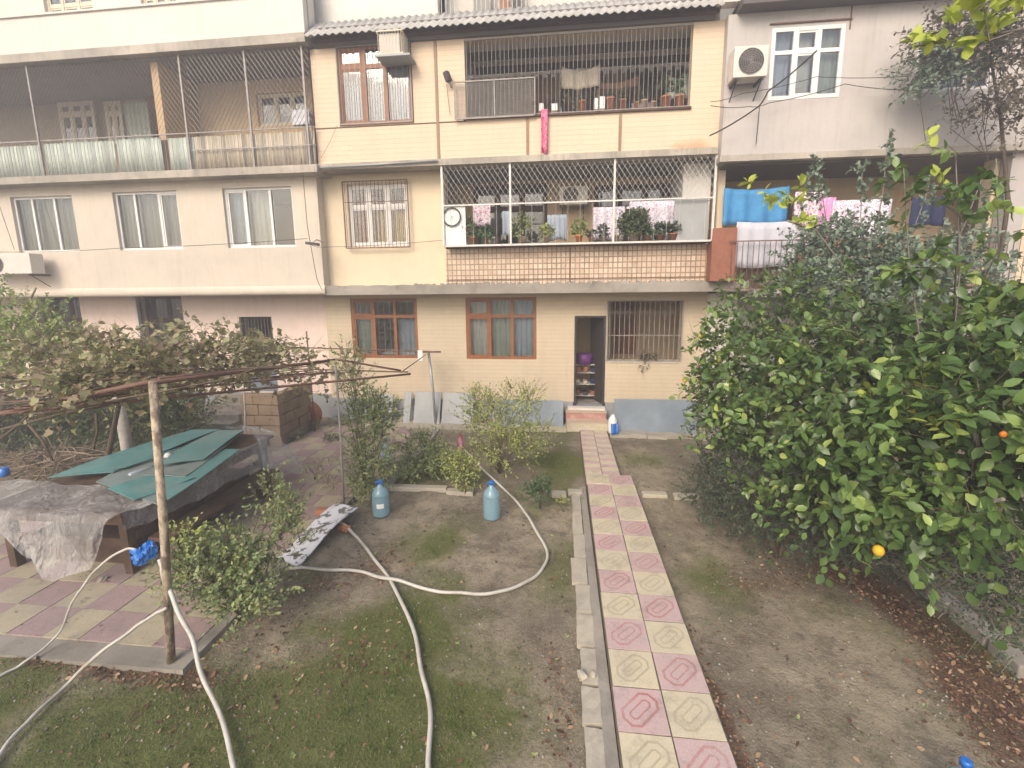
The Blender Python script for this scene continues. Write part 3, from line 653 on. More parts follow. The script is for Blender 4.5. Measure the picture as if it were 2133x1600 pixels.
# ---------------- central block
CB = thing('apartment_building', (-1.2, 11, 0), 'middle part of the apartment block with cream siding, tiled balcony parapet and corrugated roof', 'apartment building', 'joined sections of the apartment block')
YM = 11.0
xm0, xm1 = px(682, 700, YM), px(1470, 700, YM)
zc = pz(1000, 612, 10.3); zct = pz(1000, 592, 10.3)
zw0 = pz(1000, 832, YM)
m1, m2 = opening((728.5, 622), (873, 746.5), YM), opening((969, 620), (1117.5, 749), YM)
md, mo = opening((1197, 658), (1259, 838), YM), opening((1266, 627), (1417, 753), YM)
md = (md[0], md[1], zw0-.12, md[3])
wall(CB, 'wall', xm0, xm1, zw0-.02, zc, YM, [m1, m2, md, mo], M['cream_low'], .28, 'cream sided ground floor wall')
wall(CB, 'base_wall', xm0-.02, xm1+.02, -.2, zw0-.022, YM-.035, [(md[0]-.02, md[1]+.02, zw0-.12, zw0)], M['base_grey'], .3)
window(CB, m1, YM, [.34, .66], .70, M['wood'], fw=.075, ins=.02, curtains=['curtain_green', None, 'curtain_blue'], split=(0,), label='brown timber window with dark middle pane', grille=(YM+.2, -.1, 'white_metal', 10, 'rail'))
window(CB, m2, YM, [.34, .66], .70, M['wood'], fw=.075, ins=.02, curtains=['curtain', 'curtain_green', 'curtain_blue'], split=(0,), tcurt=1, label='brown timber window with pale striped curtains')
# barred veranda opening
g = MB(); bars(g, mo[0], mo[1], mo[2], mo[3], YM-.02, 15, .009, (0, 1))
for i in range(14):
    x = mo[0]+(mo[1]-mo[0])*(i+1)/15; zz = mo[3]-.28; ring(g, (x, YM-.02, zz), .03, .005, 8); pass
for s in (mo[0], mo[1]): g.box(s-.015, s+.015, YM-.035, YM-.005, mo[2], mo[3])
g.box(mo[0], mo[1], YM-.03, YM-.01, mo[2]+.62, mo[2]+.64)
g.build('security_grille', M['grey_metal'], CB)
MB().box(mo[0]-.0, mo[1]+.0, YM-.03, YM+.3, mo[2]-.03, mo[2]-.001).build('sill', M['white_wall'], CB)
# veranda behind the opening and door
yb = 12.9
vb = [(md[0]+.55, md[0]+1.35, zw0-.1, zw0+2.05), (mo[0]+.35, mo[1]-.75, mo[2]-.1, mo[3]-.05)]
wall(CB, 'inner_wall', xm0, xm1, zw0-.1, zc, yb, vb[1:], M['inner_warm'])
window(CB, vb[1], yb, [.33, .66], .74, M['wood'], fw=.10, ins=-.02, curtains=[None, None, 'curtain_green'])
MB().box(xm0, xm1, YM+.28, 14, zw0-.12, zw0-.1).build('veranda_floor', M['concrete'], CB)
MB().box(md[0]-.7, md[0]-.6, YM+.28, yb, zw0-.1, zc).box(xm1-.12, xm1, YM+.28, 13.6, zw0-.1, zc).build('inner_wall', M['cream_low'], CB)
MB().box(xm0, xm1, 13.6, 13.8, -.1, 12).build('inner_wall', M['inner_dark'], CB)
# open iron door leaf
d = MB(); xd = md[1]-.03
d.box(md[0], md[0]+.05, YM+.02, YM+.12, md[2], md[3]).box(md[0]+.05, md[1]-.05, YM+.02, YM+.12, md[3]-.05, md[3]).box(md[1]-.05, md[1], YM+.02, YM+.12, md[2], md[3])
dr = d.build('door', M['dark_metal'], CB)
MB().obox((md[1]-.17, YM+.40, (md[2]+md[3])/2), (.13, -.34, 0), (.018, .008, 0), (0, 0, (md[3]-md[2])/2-.06)).build('door_leaf', M['dark_metal'], dr)
# slab above ground floor
xe = px(1560, 600, 10.3); xw = px(674, 600, 10.3)
mb = MB(); n = 60
random.seed(3)
for i in range(n):
    a, b = xw+(xe-xw)*i/n, xw+(xe-xw)*(i+1)/n
    j = random.uniform(-.015, .015)
    mb.add([(a, 10.3, zc), (b, 10.3, zc), (b, 10.3, zct+.012*math.sin(i*1.7+1.7)), (a, 10.3, zct+.012*math.sin(i*1.7)), (a, 14, zc), (b, 14, zc), (b, 14, zct), (a, 14, zct)], [(0, 1, 2, 3), (0, 4, 5, 1), (3, 2, 6, 7)])
mb.add([(xw, 10.3, zc), (xw, 10.3, zct), (xw, 14, zct), (xw, 14, zc), (xe, 10.3, zc), (xe, 10.3, zct), (xe, 14, zct), (xe, 14, zc)], [(0, 1, 2, 3), (4, 7, 6, 5)])
mb.build('floor_slab', M['concrete'], CB)
g = MB(); zz = zct+.03
for i in range(46): x = xw+2.2+(xe-xw-2.6)*i/46+random.uniform(-.05, .05); g.box(x, x+random.uniform(.04, .16), 10.31, 10.31+random.uniform(.05, .12), zct-.01, zct+random.uniform(.02, .04), .01)
g.build('slab_rubble', M['concrete'], CB)
# first floor
Y1 = 10.6
xf0, xf1 = px(662, 480, Y1), px(926, 480, Y1)
z2 = pz(1000, 343, 10.2); z2t = pz(1000, 330, 10.2)
f1 = opening((722, 386), (853, 511), Y1)
wall(CB, 'wall', xf0, xf1, zct-.02, z2, Y1, [f1], M['cream_mid'], .28, 'yellowish cream first floor wall')
w = window(CB, f1, Y1, [.34, .66], .64, M['white_pvc'], fw=.06, ins=.05, curtains=['rust_red', 'inner_warm', 'reflect_warm'], grille=(Y1-.12, .05, 'rust', 17, 'rail'), label='white window behind a boxed white grille')  # curtain colours paint the yellow reflection in this window
MB().box(xf0, xf0+.2, Y1+.28, 11.3, zct, z2).build('side_wall', M['cream_mid'], CB)
# tiled parapet
YP = 10.45
xp0, xp1 = px(929, 550, YP), px(1478, 550, YP)
zpt = pz(1200, 514, YP)
MB().box(xp0, xp1, YP, YP+.15, zct-.02, zpt).build('balcony_parapet', M['tiles'], CB)
MB().box(xf1, xp0, YP+.02, Y1+.25, zct-.02, z2).build('corner_pier', M['cream_mid'], CB)
g = MB()
for x in (1187, 1478): xx = px(x, 550, YP); g.box(xx-.012, xx+.012, YP-.015, YP-.001, zct+.03, zpt-.02)
g.box(xp0, xp1, YP-.012, YP-.001, zct+.10, zct+.115)
g.build('parapet_strip', M['rust'], CB)
# cage
YK = 10.15
xk0, xk1 = px(922, 430, YK), px(1487, 430, YK)
zk0 = pz(1200, 507, YK); zkm = pz(1200, 420, YK)
g = MB()
g.box(xk0, xk1, YK, YK+.03, zk0-.02, zk0+.02).box(xk0, xk1, YK, YK+.025, zkm-.015, zkm+.015)
for x in (922, 1063, 1279, 1487):
    xx = px(x, 430, YK); g.box(xx-.022, xx+.022, YK-.004, YK+.034, zk0, z2)
g.box(xk0, xk0+.025, YK, YP+.1, zk0-.02, zk0+.02).box(xk1-.025, xk1, YK, YP+.1, zk0-.02, zk0+.02)
for s in (xk0+.01, xk1-.01):
    for z in (zkm, ): g.tube([(s, YK, z), (s, YP+.1, z)], .01, 4)
g.build('cage_frame', M['white_metal'], CB)
MB().box(xk0+.03, xk1-.03, YK+.03, YP+.14, zk0-.03, zk0-.005).build('cage_shelf', M['rust'], CB)
g = MB(); net(g, xk0+.03, xk1-.03, zkm, z2, YK+.012, .115, .0032, 1.5); g.build('cage_net', M['white_metal'], CB)
g = MB()
xpr = [(px(945, 470, YK), )]
g = MB(); bars(g, xk0+.03, xk1-.03, zk0, zkm, YK+.01, 22, .003, ()); g.build('cage_bars', M['white_metal'], CB)
a, b = px(925, 470, YK+.05), px(970, 470, YK+.05); MB().box(a, b, YK+.05, YK+.07, zk0+.02, zkm).build('cage_panel', M['white_plastic'], CB)
a, b = px(1405, 470, YK+.05), px(1474, 470, YK+.05); MB().box(a, b, YK+.10, YK+.12, zk0+.02, zkm).build('cage_panel', M['greyboard'], CB)
# loggia inside
YI = 11.75
xi0, xi1 = xf1, px(1500, 430, YI)
l1, l2 = opening((985, 386), (1140, 520), YI), opening((1238, 386), (1395, 520), YI)
l1 = (l1[0], l1[1], zct+.7, l1[3]); l2 = (l2[0], l2[1], zct+.7, l2[3])
wall(CB, 'loggia_back_wall', xi0-.3, xi1, zct, z2, YI, [l1, l2], M['inner_warm'])
for l in (l1, l2): window(CB, l, YI, [.33, .66], .66, M['wood_dark'], fw=.08, ins=.02, curtains=['blind_reflect_grey', None, None])
a, b = px(1422, 430, YP+.1), px(1480, 430, YP+.1)
MB().box(a, b, YP+.16, 11.7, zct, z2).build('loggia_pier', M['white_rough'], CB)
MB().box(xf0-.1, px(1488, 400, 10.2), 10.45, 14, z2-.001, z2t-.01).build('loggia_ceiling', M['inner'], CB)
# second floor slab + siding wall
YS = 10.2
xq0, xq1 = px(652, 200, YS), px(1503, 180, YS)
MB().box(xq0, xq1-.02, YS-.10, 10.45, z2-.002, z2t).build('floor_slab', M['slab'], CB)
zrf = pz(1000, 78, YS)
q1 = opening((697, 97), (863, 256), YS); q2 = opening((966, 62), (1437, 222), YS)
q2 = (q2[0], q2[1], q2[2], zrf-.05)
wall(CB, 'wall', xq0, xq1, z2t, zrf, YS, [q1, q2], M['cream_side'], .2, 'cream plastic siding of the second floor')
MB().box(xq0+.001, xq0+.15, YS+.2, 11.5, z2t, zrf).box(xq1-.15, xq1-.001, YS+.2, 13.6, z2t, zrf).build('side_wall', M['cream_side'], CB)
window(CB, q1, YS, [.36, .64], .74, M['wood'], fw=.09, ins=.02, curtains=['curtain_blue', 'curtain_blue', 'curtain_blue'], grille=(YS-.03, -.03, 'grey_metal', 14, 'rings'), label='brown timber window with blue curtains and scrolled grille', split=(0,))
g = MB()
for x in (913, 1099, 1291):
    xx = px(x, 290, YS); MB().box(xx-.03, xx+.03, YS-.02, YS-.002, z2t, (zrf if x == 913 else q2[2])).build('batten', M['trim'], CB)
g = MB(); g.box(xq0, q2[0], YS-.012, YS-.002, q1[2]-.03, q1[2]-.015).box(xq0-.02, xq0-.002, YS-.02, YS+.2, z2t, zrf).box(xq1+.002, xq1+.02, YS-.02, YS+.2, z2t, zrf)
g.box(q2[0]-.05, q2[1]+.02, YS-.05, YS-.002, q2[2]-.05, q2[2]-.01)
g.build('trim', M['wood_dark'], CB)
if 0: MB().sheet(lambda u, v: (px(1443, 290, YS)+.55*(u-.5)*1.9, YS-.004-.0, z2t+.02+.20*v*(1-abs(2*u-1)**2)), 14, 3).build('rust_stain', plaster('rust stained siding', (.46, .27, .15), amt=.5), CB)
# loggia grille
g = MB(); n = 52; bars(g, q2[0], q2[1], q2[2], q2[3], YS-.02, n, .0055, (0, 1))
for i in range(n-1):
    x = q2[0]+(q2[1]-q2[0])*(i+1)/n; z = q2[2]+(q2[3]-q2[2])*.53
    ring(g, (x, YS-.02, z), .026, .004, 7)
    if i % 2 == 0: ring(g, (x, YS-.02, z-.07), .026, .004, 7)
g.build('loggia_grille', M['grey_metal'], CB)
# meshed cage panel at the left of the loggia
o = opening((946, 172), (1114, 240), YS-.08)
g = MB()
for x in (o[0], (o[0]+o[1])/2, o[1]): g.box(x-.012, x+.012, YS-.10, YS-.075, o[2], o[3])
for z in (o[2], o[3]): g.box(o[0], o[1], YS-.10, YS-.075, z-.012, z+.012)
k = int((o[1]-o[0])/.028)
for i in range(k): x = o[0]+.028*i; g.box(x, x+.004, YS-.09, YS-.086, o[2], o[3])
k = int((o[3]-o[2])/.028)
for i in range(k): z = o[2]+.028*i; g.box(o[0], o[1], YS-.0859, YS-.082, z, z+.004)
g.build('mesh_screen', M['grey_metal'], CB)
# loggia interior
YJ = 12.1
MB().box(xq0, xq1, YJ, YJ+.2, z2t, zrf+.35).build('loggia_back_wall', M['inner'], CB)
MB().box(xq0, xq1-.15, 10.4, 14, zrf+.1, zrf+.2).build('loggia_ceiling', M['soffit'], CB)
MB().box(q2[0]-.16, q2[0]-.02, YS+.2, YJ, z2t, zrf).build('loggia_partition', M['inner'], CB)
o = opening((1160, 120), (1250, 215), YJ-.05); window(CB, (o[0], o[1], o[2]-.4, o[3]), YJ-.06, [.5], .7, M['cream_frame'], ins=0, curtains=['curtain'])
o = opening((1310, 130), (1420, 215), YJ-.05); window(CB, (o[0], o[1], o[2]-.4, o[3]), YJ-.06, [.33, .66], .7, M['wood_dark'], ins=0, curtains=['curtain_green', None])
# corrugated canopy roof
xr0, xr1 = px(634, 74, 9.85), px(1511, 10, 9.85)
zr = (pz(636, 74, 9.85)+pz(1511, 10, 9.85))/2
def roofpt(u, v):
    x = xr0+(xr1-xr0)*u; yy = 9.85+.65*v; z = zr+.58*v+.02*math.sin(2*math.pi*x/.16); return (x, yy, z)
MB().sheet(roofpt, int((xr1-xr0)/.02), 1).build('corrugated_roof', M['roof'], CB, solid=.012)
MB().box(xr0+.05, xr1-.05, 10.02, 10.12, zr-.02, zr+.05).build('roof_beam', M['wood_dark'], CB)
MB().box(xr0+.1, xr1-.1, 10.125, YS+.1, zrf, zr+.28).build('roof_shade_board', M['soffit'], CB)  # dark board paints the roof's shadow above the siding
# third floor
x3a, x3b = px(640, 40, 10.75), px(912, 10, 10.75)
zt = 12.6
MB().box(x3a, x3b, 10.75, 10.95, zr+.5, zt).build('wall', M['white_rough'], CB)
yk = 10.5
x3c = px(1503, 5, yk)
g = MB(); z0 = pz(1200, 30, yk); bars(g, x3b, x3c, z0, z0+1.1, yk, 62, .008, (0, 1)); g.build('railing', M['white_metal'], CB)
MB().box(x3b, x3c, yk+.04, 10.9, z0-.4, z0-.03).build('balcony_deck', M['white_wall'], CB)
a = px(1085, 20, yk-.05); MB().box(a, x3c, yk-.06, yk-.03, z0-.10, z0+.02).build('edge_board', M['cream_frame'], CB)
MB().box(x3b, x3c, 11.4, 11.6, z0-.4, zt).build('balcony_back_wall', M['white_wall'], CB)
for tl, br, mt in (((985, -60), (1020, 60), 'blind_reflect_grey'), ((1040, -60), (1062, 60), 'wood'), ((1066, -60), (1085, 60), 'dark_metal')):
    o = opening(tl, br, 11.0); MB().box(o[0], o[1], 11.0, 11.05, z0-.1, o[3]).build('balcony_door', M[mt], CB)
MB().box(x3a-.2, x3c+.1, 10.3, 16, zt+.002, zt+.25).build('roof', M['roof'], CB)

# ---------------- right block
RB = thing('apartment_building', (8, 11, 0), 'right part of the apartment block with grey rendered wall over an open laundry balcony', 'apartment building', 'joined sections of the apartment block')
YR = 10.0; XB = 18.
xR = px(1507, 180, YR)+.02
zr0 = pz(1700, 318, YR); zrm = pz(1700, 207, YR); zrt = pz(1640, 22, YR)
r1, r2 = opening((1609, 60), (1747, 202), YR), opening((1912, 100), (2063, 184), YR)
r3 = (r2[1]+1.5, r2[1]+3., r2[2], r2[3])
wall(RB, 'wall', xR, XB, zrm, zrt, YR, [r1, r2, r3], M['grey_wall'], .22)
MB().box(xR, XB, YR-.04, YR+.18, zr0, zrm-.002).build('parapet', M['grey_wall'], RB)
MB().box(xR-.03, XB, YR-.08, 14, zr0-.12, zr0-.001).build('floor_slab', M['slab'], RB)
window(RB, r1, YR, [.33, .66], .66, M['white_pvc'], fw=.07, ins=-.01, curtains=['curtain_blue', 'curtain', 'curtain_green'], split=(1,), tcurt=1, label='white window with net curtains beside the outdoor unit')
window(RB, r2, YR, [.34, .67], None, M['white_pvc'], fw=.06, ins=.02, curtains=['curtain', 'curtain_green', None], split=(9,), label='white window half hidden by hanging branches')
window(RB, r3, YR, [.34, .67], None, M['white_pvc'], fw=.06, ins=.02, curtains=['curtain'], split=(9,))
MB().box(xR, XB, YR+.22, YR+.3, zr0, zrm).box(xR, xR+.12, YR+.3, 13.6, zr0-.1, zrt).build('inner_wall', M['inner_dark'], RB)
MB().box(xR+.15, XB, YR-.32, 14, zrt+.002, zrt+.16).build('floor_slab', M['soffit'], RB)
MB().box(xR-.14, XB, YR-.12, YR+.1, zrt+.162, zrt+1.6).build('parapet', M['white_wall'], RB)
MB().box(XB-.1, XB, YR+.1, 13.6, -.1, zrt).box(xR-.1, XB, 13.6, 13.8, -.1, 13).build('inner_wall', M['inner_dark'], RB)
MB().box(xR-.2, XB, 9.6, 16, zrt+2.8, zrt+3.).box(xR-.1, XB, 11.2, 11.4, zrt+.1, zrt+2.8).build('roof', M['roof'], RB)
g = MB()
xx = px(1773, 30, YR); g.box(xx-.012, xx+.012, YR-.01, YR-.001, zrm+1.2, zrt)
xx = px(1605, 50, YR); g.box(xx-.015, r1[1]+.1, YR-.03, YR-.001, r1[3]+.06, r1[3]+.085)
g.build('conduit', M['rust'], RB)
# first floor open balcony
zd = pz(1560, 603, 10.05)
x1r = px(1490, 550, 10.1)
MB().box(xe+.002, XB, 10.05, 14, zd-.16, zd).build('floor_slab', M['slab'], RB)
o1 = opening((1900, 400), (1960, 600), 11.6)
MB().box(xR+.13, XB, 11.6, 11.8, zd, zr0-.12).build('balcony_back_wall', M['inner_warm'], RB)
wd_ = opening((1560, 440), (1640, 560), 11.5); window(RB, (wd_[0], wd_[1], wd_[2], wd_[3]+.2), 11.5, [.5], .7, M['wood_dark'], ins=0, curtains=[None])
a = px(1493, 450, 10.5); MB().box(a-.02, a+.12, 10.45, 11.5, zd, zr0-.12).build('balcony_pier', M['cream_mid'], RB)
a = px(2062, 450, 10.3); MB().box(a, XB, 10.35, 10.6, zd, zr0-.12).build('wall', M['cream_mid'], RB, 0)
a = px(2100, 380, 10.1); MB().box(a, a+.35, 10.08, 10.3, zd, zr0-.12).build('column', M['grey_wall'], RB)
g = MB(); zl = pz(1560, 502, 10.05); xa = px(1518, 540, 10.05); bars(g, xa, px(2140, 540, 10.05), zd+.02, zl, 10.06, 52, .008, (0, 1)); g.build('railing', M['rust'], RB)
MB().box(xR+.14, XB, 10.1, 14, zr0-.16, zr0-.124).build('balcony_ceiling', M['soffit'], RB)
MB().box(xf1+.03, px(1486, 400, 10.2), 10.47, 11.9, z2-.04, z2-.006).build('loggia_ceiling', M['ceil'], CB)
# rust red end box
o = opening((1478, 478), (1521, 588), 10.35)
MB().box(o[0], o[1], 10.12, 10.44, zct, o[3]).build('metal_locker', M['rust_red'], RB, bevel=.01)
# ground floor
zg = pz(1500, 612, YM)
xg0 = px(1472, 650, YM)
MB().box(xg0, px(1533, 650, YM), YM-.05, YM+.2, -.1, zg+.01).build('wall', M['white_wall'], RB)
MB().box(px(1533, 650, YM), XB, 11.3, 11.5, -.1, zd-.16).build('wall', M['grey_wall'], RB)
# ================================================================== THINGS ON THE FACADE
random.seed(11)
def wallthing(name, c, label, cat, group=None): return thing(name, c, label, cat, group)
def ac_unit(tl, br, Y, d, label, side_fan=True, stand=True, mat='ac_white'):
    o = opening(tl, br, Y); x0, x1, z0, z1 = o
    t = thing('air_conditioner', ((x0+x1)/2, Y+d/2, z0), label, 'air conditioner', 'outdoor units on the facade')
    MB().box(x0, x1, Y, Y+d, z0, z1).build('casing', M[mat], t, bevel=.012)
    r = min(z1-z0, x1-x0)*.42; cx = x0+(x1-x0)*(.40 if x1-x0 > (z1-z0)*1.15 else .5); cz = (z0+z1)/2
    MB().lathe((cx, Y-.003, cz), [(r, 0), (r, .004)], 24, (0, -1, 0)).build('fan_opening', M['dark_metal'], t)
    g = MB()
    for k in range(1, 7): ring(g, (cx, Y-.014, cz), r*k/6, .0035, 20)
    for k in range(8): a = math.pi*k/8; g.tube([(cx-r*math.cos(a), Y-.014, cz-r*math.sin(a)), (cx+r*math.cos(a), Y-.014, cz+r*math.sin(a))], .003, 3, False)
    g.build('fan_grille', M['grey_metal'], t)
    if stand:
        g = MB()
        for s in (x0+.08, x1-.08): g.box(s-.02, s+.02, Y-.01, Y+d+.15, z0-.05, z0-.004); g.tube([(s, Y+.02, z0-.03), (s, Y+d+.12, z0-.32)], .012, 4)
        g.build('bracket', M['dark_metal'], t)
    return t
ac_unit((1531, 97), (1598, 158), 9.62, .30, 'cream outdoor unit left of the white window on the grey wall')
ac_unit((-60, 530), (67, 570), 9.82, .30, 'cream outdoor unit below the leftmost beige wall window')
t = ac_unit((1165, 388), (1224, 425), 11.35, .28, 'outdoor unit hung inside the caged balcony above the laundry')
# caged unit over the brown window
o = opening((783, 66), (840, 110), 9.78); x0, x1, z0, z1 = o
t = thing('air_conditioner', ((x0+x1)/2, 9.9, z0), 'caged outdoor unit hanging in front of the top brown window', 'air conditioner', 'outdoor units on the facade')
MB().box(x0+.04, x1-.08, 9.82, 10.1, z0+.03, z1-.03).build('casing', M['ac_white'], t)
g = MB(); bars(g, x0, x1, z0, z1, 9.78, 9, .008, (0, 1)); g.box(x1-.02, x1, 9.78, 10.16, z0, z0+.03).box(x1-.02, x1, 9.78, 10.16, z1-.03, z1).box(x0, x0+.02, 9.78, 10.16, z0, z0+.03).box(x0, x0+.02, 9.78, 10.16, z1-.03, z1)
for i in range(5): y = 9.82+i*.07; g.tube([(x1-.01, y, z0), (x1-.01, y, z1)], .007, 4, False)
g.build('cage', M['cream_frame'], t)
MB().box(x0-.03, x1+.14, 9.76, 10.18, z0-.05, z0-.01).build('tray', M['greyboard'], t)
# ---- hanging washing
def hang(name, tl, br, Y, mat, label, cat='cloth', amp=.02, wl=.16, group=None, sag=.0, taper=0.):
    a = P(*tl, Y); b = P(*br, Y); x0, x1, z0, z1 = a[0], b[0], b[2], a[2]; ph = random.random()*6
    n = max(8, int((x1-x0)/wl*8))
    def f(u, v):
        s = (1-v)
        return (x0+(x1-x0)*(u+taper*(.5-u)*s), Y+amp*math.sin(ph+2*math.pi*(x1-x0)*u/wl+.7*math.sin(4*u+s))*(.4+.6*s), z0+(z1-z0)*v-sag*math.sin(math.pi*u)*v-.02*math.sin(7*u+ph)*s)
    o = MB().sheet(f, n, 6).build(name, mat, None, solid=.003); return tag(o, label, cat, group)
GW = 'washing hung out on the balconies'
hang('hanging_towel', (1127, 228), (1141, 320), 10.10, M['pink_cloth'], 'long narrow pink towel hanging over the cream siding', 'towel', .02, .08)
hang('hanging_cloth', (1508, 392), (1640, 468), 10.30, M['blue'], 'large bright blue cloth hanging at the left of the laundry balcony', 'cloth', .05, .35, GW, .05)
hang('hanging_sheet', (1535, 462), (1652, 556), 10.20, M['whitecloth'], 'white sheet hanging below the blue cloth', 'sheet', .03, .3, GW, .03)
hang('hanging_cloth', (1657, 400), (1708, 520), 10.30, M['pinkprint'], 'pale pink flowered cloth hanging left of the bright pink one', 'cloth', .03, .2, GW)
hang('hanging_cloth', (1708, 412), (1732, 510), 10.28, M['hotpink'], 'bright pink cloth hanging between two flowered ones', 'cloth', .03, .1, GW)
hang('hanging_cloth', (1734, 418), (1850, 500), 10.30, M['lilacprint'], 'grey flowered cloth hanging right of the bright pink one', 'cloth', .03, .2, GW)
hang('hanging_cloth', (1902, 412), (1968, 470), 9.85, M['navy'], 'navy blue garment hanging behind the citrus branches', 'garment', .04, .2, GW)
hang('hanging_sheet', (1236, 432), (1310, 500), 10.70, M['lilacprint'], 'flowered sheet hanging behind the small pots of the caged balcony', 'sheet', .03, .2, GW)
hang('hanging_sheet', (1312, 420), (1402, 502), 10.62, M['lilacprint'], 'lilac white flowered sheet hanging at the right of the caged balcony', 'sheet', .03, .25, GW)
hang('hanging_cloth', (985, 428), (1022, 470), 10.75, M['pinkprint'], 'pink patterned cloth hanging beside the black wheel', 'cloth', .02, .15, GW)
hang('hanging_cloth', (1030, 440), (1042, 492), 10.7, M['black'], 'narrow black garment hanging in the caged balcony', 'garment', .02, .1, GW)
hang('hanging_cloth', (1046, 440), (1062, 490), 10.72, M['curtain_blue'], 'blue grey shirt hanging next to the white cage post', 'garment', .02, .1, GW)
hang('hanging_cloth', (1140, 448), (1180, 500), 10.8, M['curtain_blue'], 'pale blue cloth hanging under the inner outdoor unit', 'cloth', .02, .1, GW)
for (x0, y0), (x1, y1), Y, c, lb in (((1170, 150), (1250, 178), 11.0, 'beige_plastic', 'sagging beige cloth on the upper balcony line'), ((1225, 176), (1330, 178), 11.05, 'rust', 'sagging brown cloth on the upper balcony line'), ((1390, 165), (1432, 200), 11.3, 'mint', 'pale green cloth at the right end of the upper balcony')):
    hang('hanging_cloth', (x0, y0-12), (x1, y1+4), Y, M[c], lb, 'cloth', .03, .25, GW, .12)
hang('hanging_cloth', (1108, 150), (1155, 215), 11.2, M['wood_dark'], 'dark brown garment behind the bars of the upper balcony', 'garment', .03, .2, GW, .1)
# pot plants
def pot(pxx, pyy, Y, r, h, label, mat='terracotta', plant=None, square=False, group='pots along the balcony ledges'):
    c = P(pxx, pyy, Y); t = thing('potted_plant' if plant else 'flower_pot', c, label, 'potted plant' if plant else 'pot', group)
    if square: MB().box(c[0]-r, c[0]+r, Y-r, Y+r, c[2], c[2]+h).build('pot', M[mat], t, bevel=.008)
    else: MB().lathe(c, [(r*.68, 0), (r*.95, h*.82), (r*1.08, h*.83), (r*1.08, h), (r*.9, h), (r*.88, h*.85)], 14).build('pot', M[mat], t)
    if plant:
        w, hh, n, lm, sz = plant; cc = c+np.array([0, 0, h+hh*.45])
        crown([(cc, (w, w*.8, hh*.55), int(n*1.5))], sz*1.35, LEAF2, LM[lm], t, twig=w*.45, per=7, up=.1, shell=.1, name='foliage', tmat=M['bark'])
        MB().tube([c+np.array([0, 0, h*.8]), c+np.array([.01, 0, h+hh*.5])], .006, 4).build('stem', M['bark'], t)
    return t
ys = 10.30
y_on = lambda x: 509-(x-922)/560*7
for x, r, h, lb, mt, pl in (
    (985, .075, .13, 'pot with leggy plant left on the cage ledge', 'terracotta', (.16, .50, 26, 'geranium', .05)),
    (1012, .06, .10, 'pot with low green plant second from the left panel', 'terracotta', (.14, .26, 30, 'geranium', .05)),
    (1089, .08, .12, 'pot with tall pale bushy plant right of the first cage post', 'pot_pale', (.19, .50, 55, 'rose', .045)),
    (1139, .08, .12, 'pale pot with round light green plant', 'pot_pale', (.15, .24, 40, 'rose_yellow', .045)),
    (1206, .085, .14, 'bright orange pot with upright croton plant', 'orange_pot', (.14, .34, 34, 'lefttree', .06)),
    (1231, .06, .09, 'small pot with dark plant right of the orange pot', 'terracotta', (.09, .14, 14, 'dark', .05)),
    (1257, .07, .11, 'pot with dark round plant beside the second cage post', 'pot_pale', (.12, .24, 26, 'dark', .05)),
    (1320, .13, .16, 'wide pot with the largest round dark green plant', 'pot_pale', (.27, .46, 330, 'hedge', .052)),
    (1349, .07, .11, 'pot with spreading plant right of the largest plant', 'terracotta', (.12, .18, 20, 'geranium', .05)),
    (1375, .08, .13, 'pink clay pot with dark geranium', 'terracotta', (.14, .22, 34, 'dark', .06)),
    (1402, .095, .15, 'large pink clay pot at the right end of the cage ledge', 'terracotta', (.15, .18, 34, 'dark', .06))):
    if mt == 'orange_pot' and mt not in M: M[mt] = simple('orange plastic pot', (.62, .20, .05), .45, var=.1)
    pot(x, y_on(x)-2, ys, r, h, lb, mt, pl)
pot(1283, y_on(1283)-2, ys, .075, .13, 'empty clay pot left of the largest plant', 'pot_pale')
yu = 10.36
u_on = lambda x: 243-(x-945)/490*20
for x, r, h, lb, mt, pl, sq in (
    (1128, .05, .16, 'pair of pale jars standing above the pink towel', 'white_plastic', None, True),
    (1155, .065, .14, 'square white tub on the upper ledge', 'white_plastic', None, True),
    (1187, .06, .10, 'dull small pot with dry twiggy plant', 'wood_dark', (.12, .22, 14, 'vine_dry', .04), False),
    (1213, .085, .18, 'brown clay pot left of the white canisters', 'terracotta', (.08, .10, 10, 'dark', .04), False),
    (1241, .04, .22, 'narrow white canister on the upper ledge', 'white_plastic', None, True),
    (1254, .055, .24, 'tall white canister right of the narrow one', 'white_plastic', None, True),
    (1271, .09, .22, 'tall dark clay pot beside the white canisters', 'terracotta', (.06, .08, 8, 'dark', .04), False),
    (1297, .085, .17, 'reddish clay pot on the upper ledge', 'rust_red', (.08, .12, 10, 'dark', .04), False),
    (1326, .055, .11, 'small clay pot, first of three small ones', 'terracotta', None, False),
    (1342, .065, .15, 'sandy clay pot between two small ones', 'pot_pale', (.07, .10, 8, 'geranium', .04), False),
    (1360, .055, .11, 'small pinkish pot right of the sandy one', 'pot_pale', None, False),
    (1386, .10, .20, 'broad red clay pot with climbing plant', 'terracotta', (.14, .42, 26, 'dark', .05), False),
    (1415, .10, .20, 'broad pink clay pot at the right end of the upper ledge', 'terracotta', (.12, .36, 22, 'geranium', .05), False)):
    pot(x, u_on(x)-2, yu, r, h, lb, mt, pl, sq)
# black wheel hung in the cage
c = P(941, 452, 10.17); g = MB(); t = thing('bicycle_wheel', c, 'black wheel hanging in front of the white cage panel', 'wheel')
ring(g, c, .20, .014, 22); g.build('tyre', M['black'], t)
g = MB(); ring(g, c, .185, .006, 22)
for i in range(10): a = math.pi*2*i/10; g.tube([c, c+np.array([.185*math.cos(a), 0, .185*math.sin(a)])], .0015, 3, False)
g.build('rim', M['dark_metal'], t)
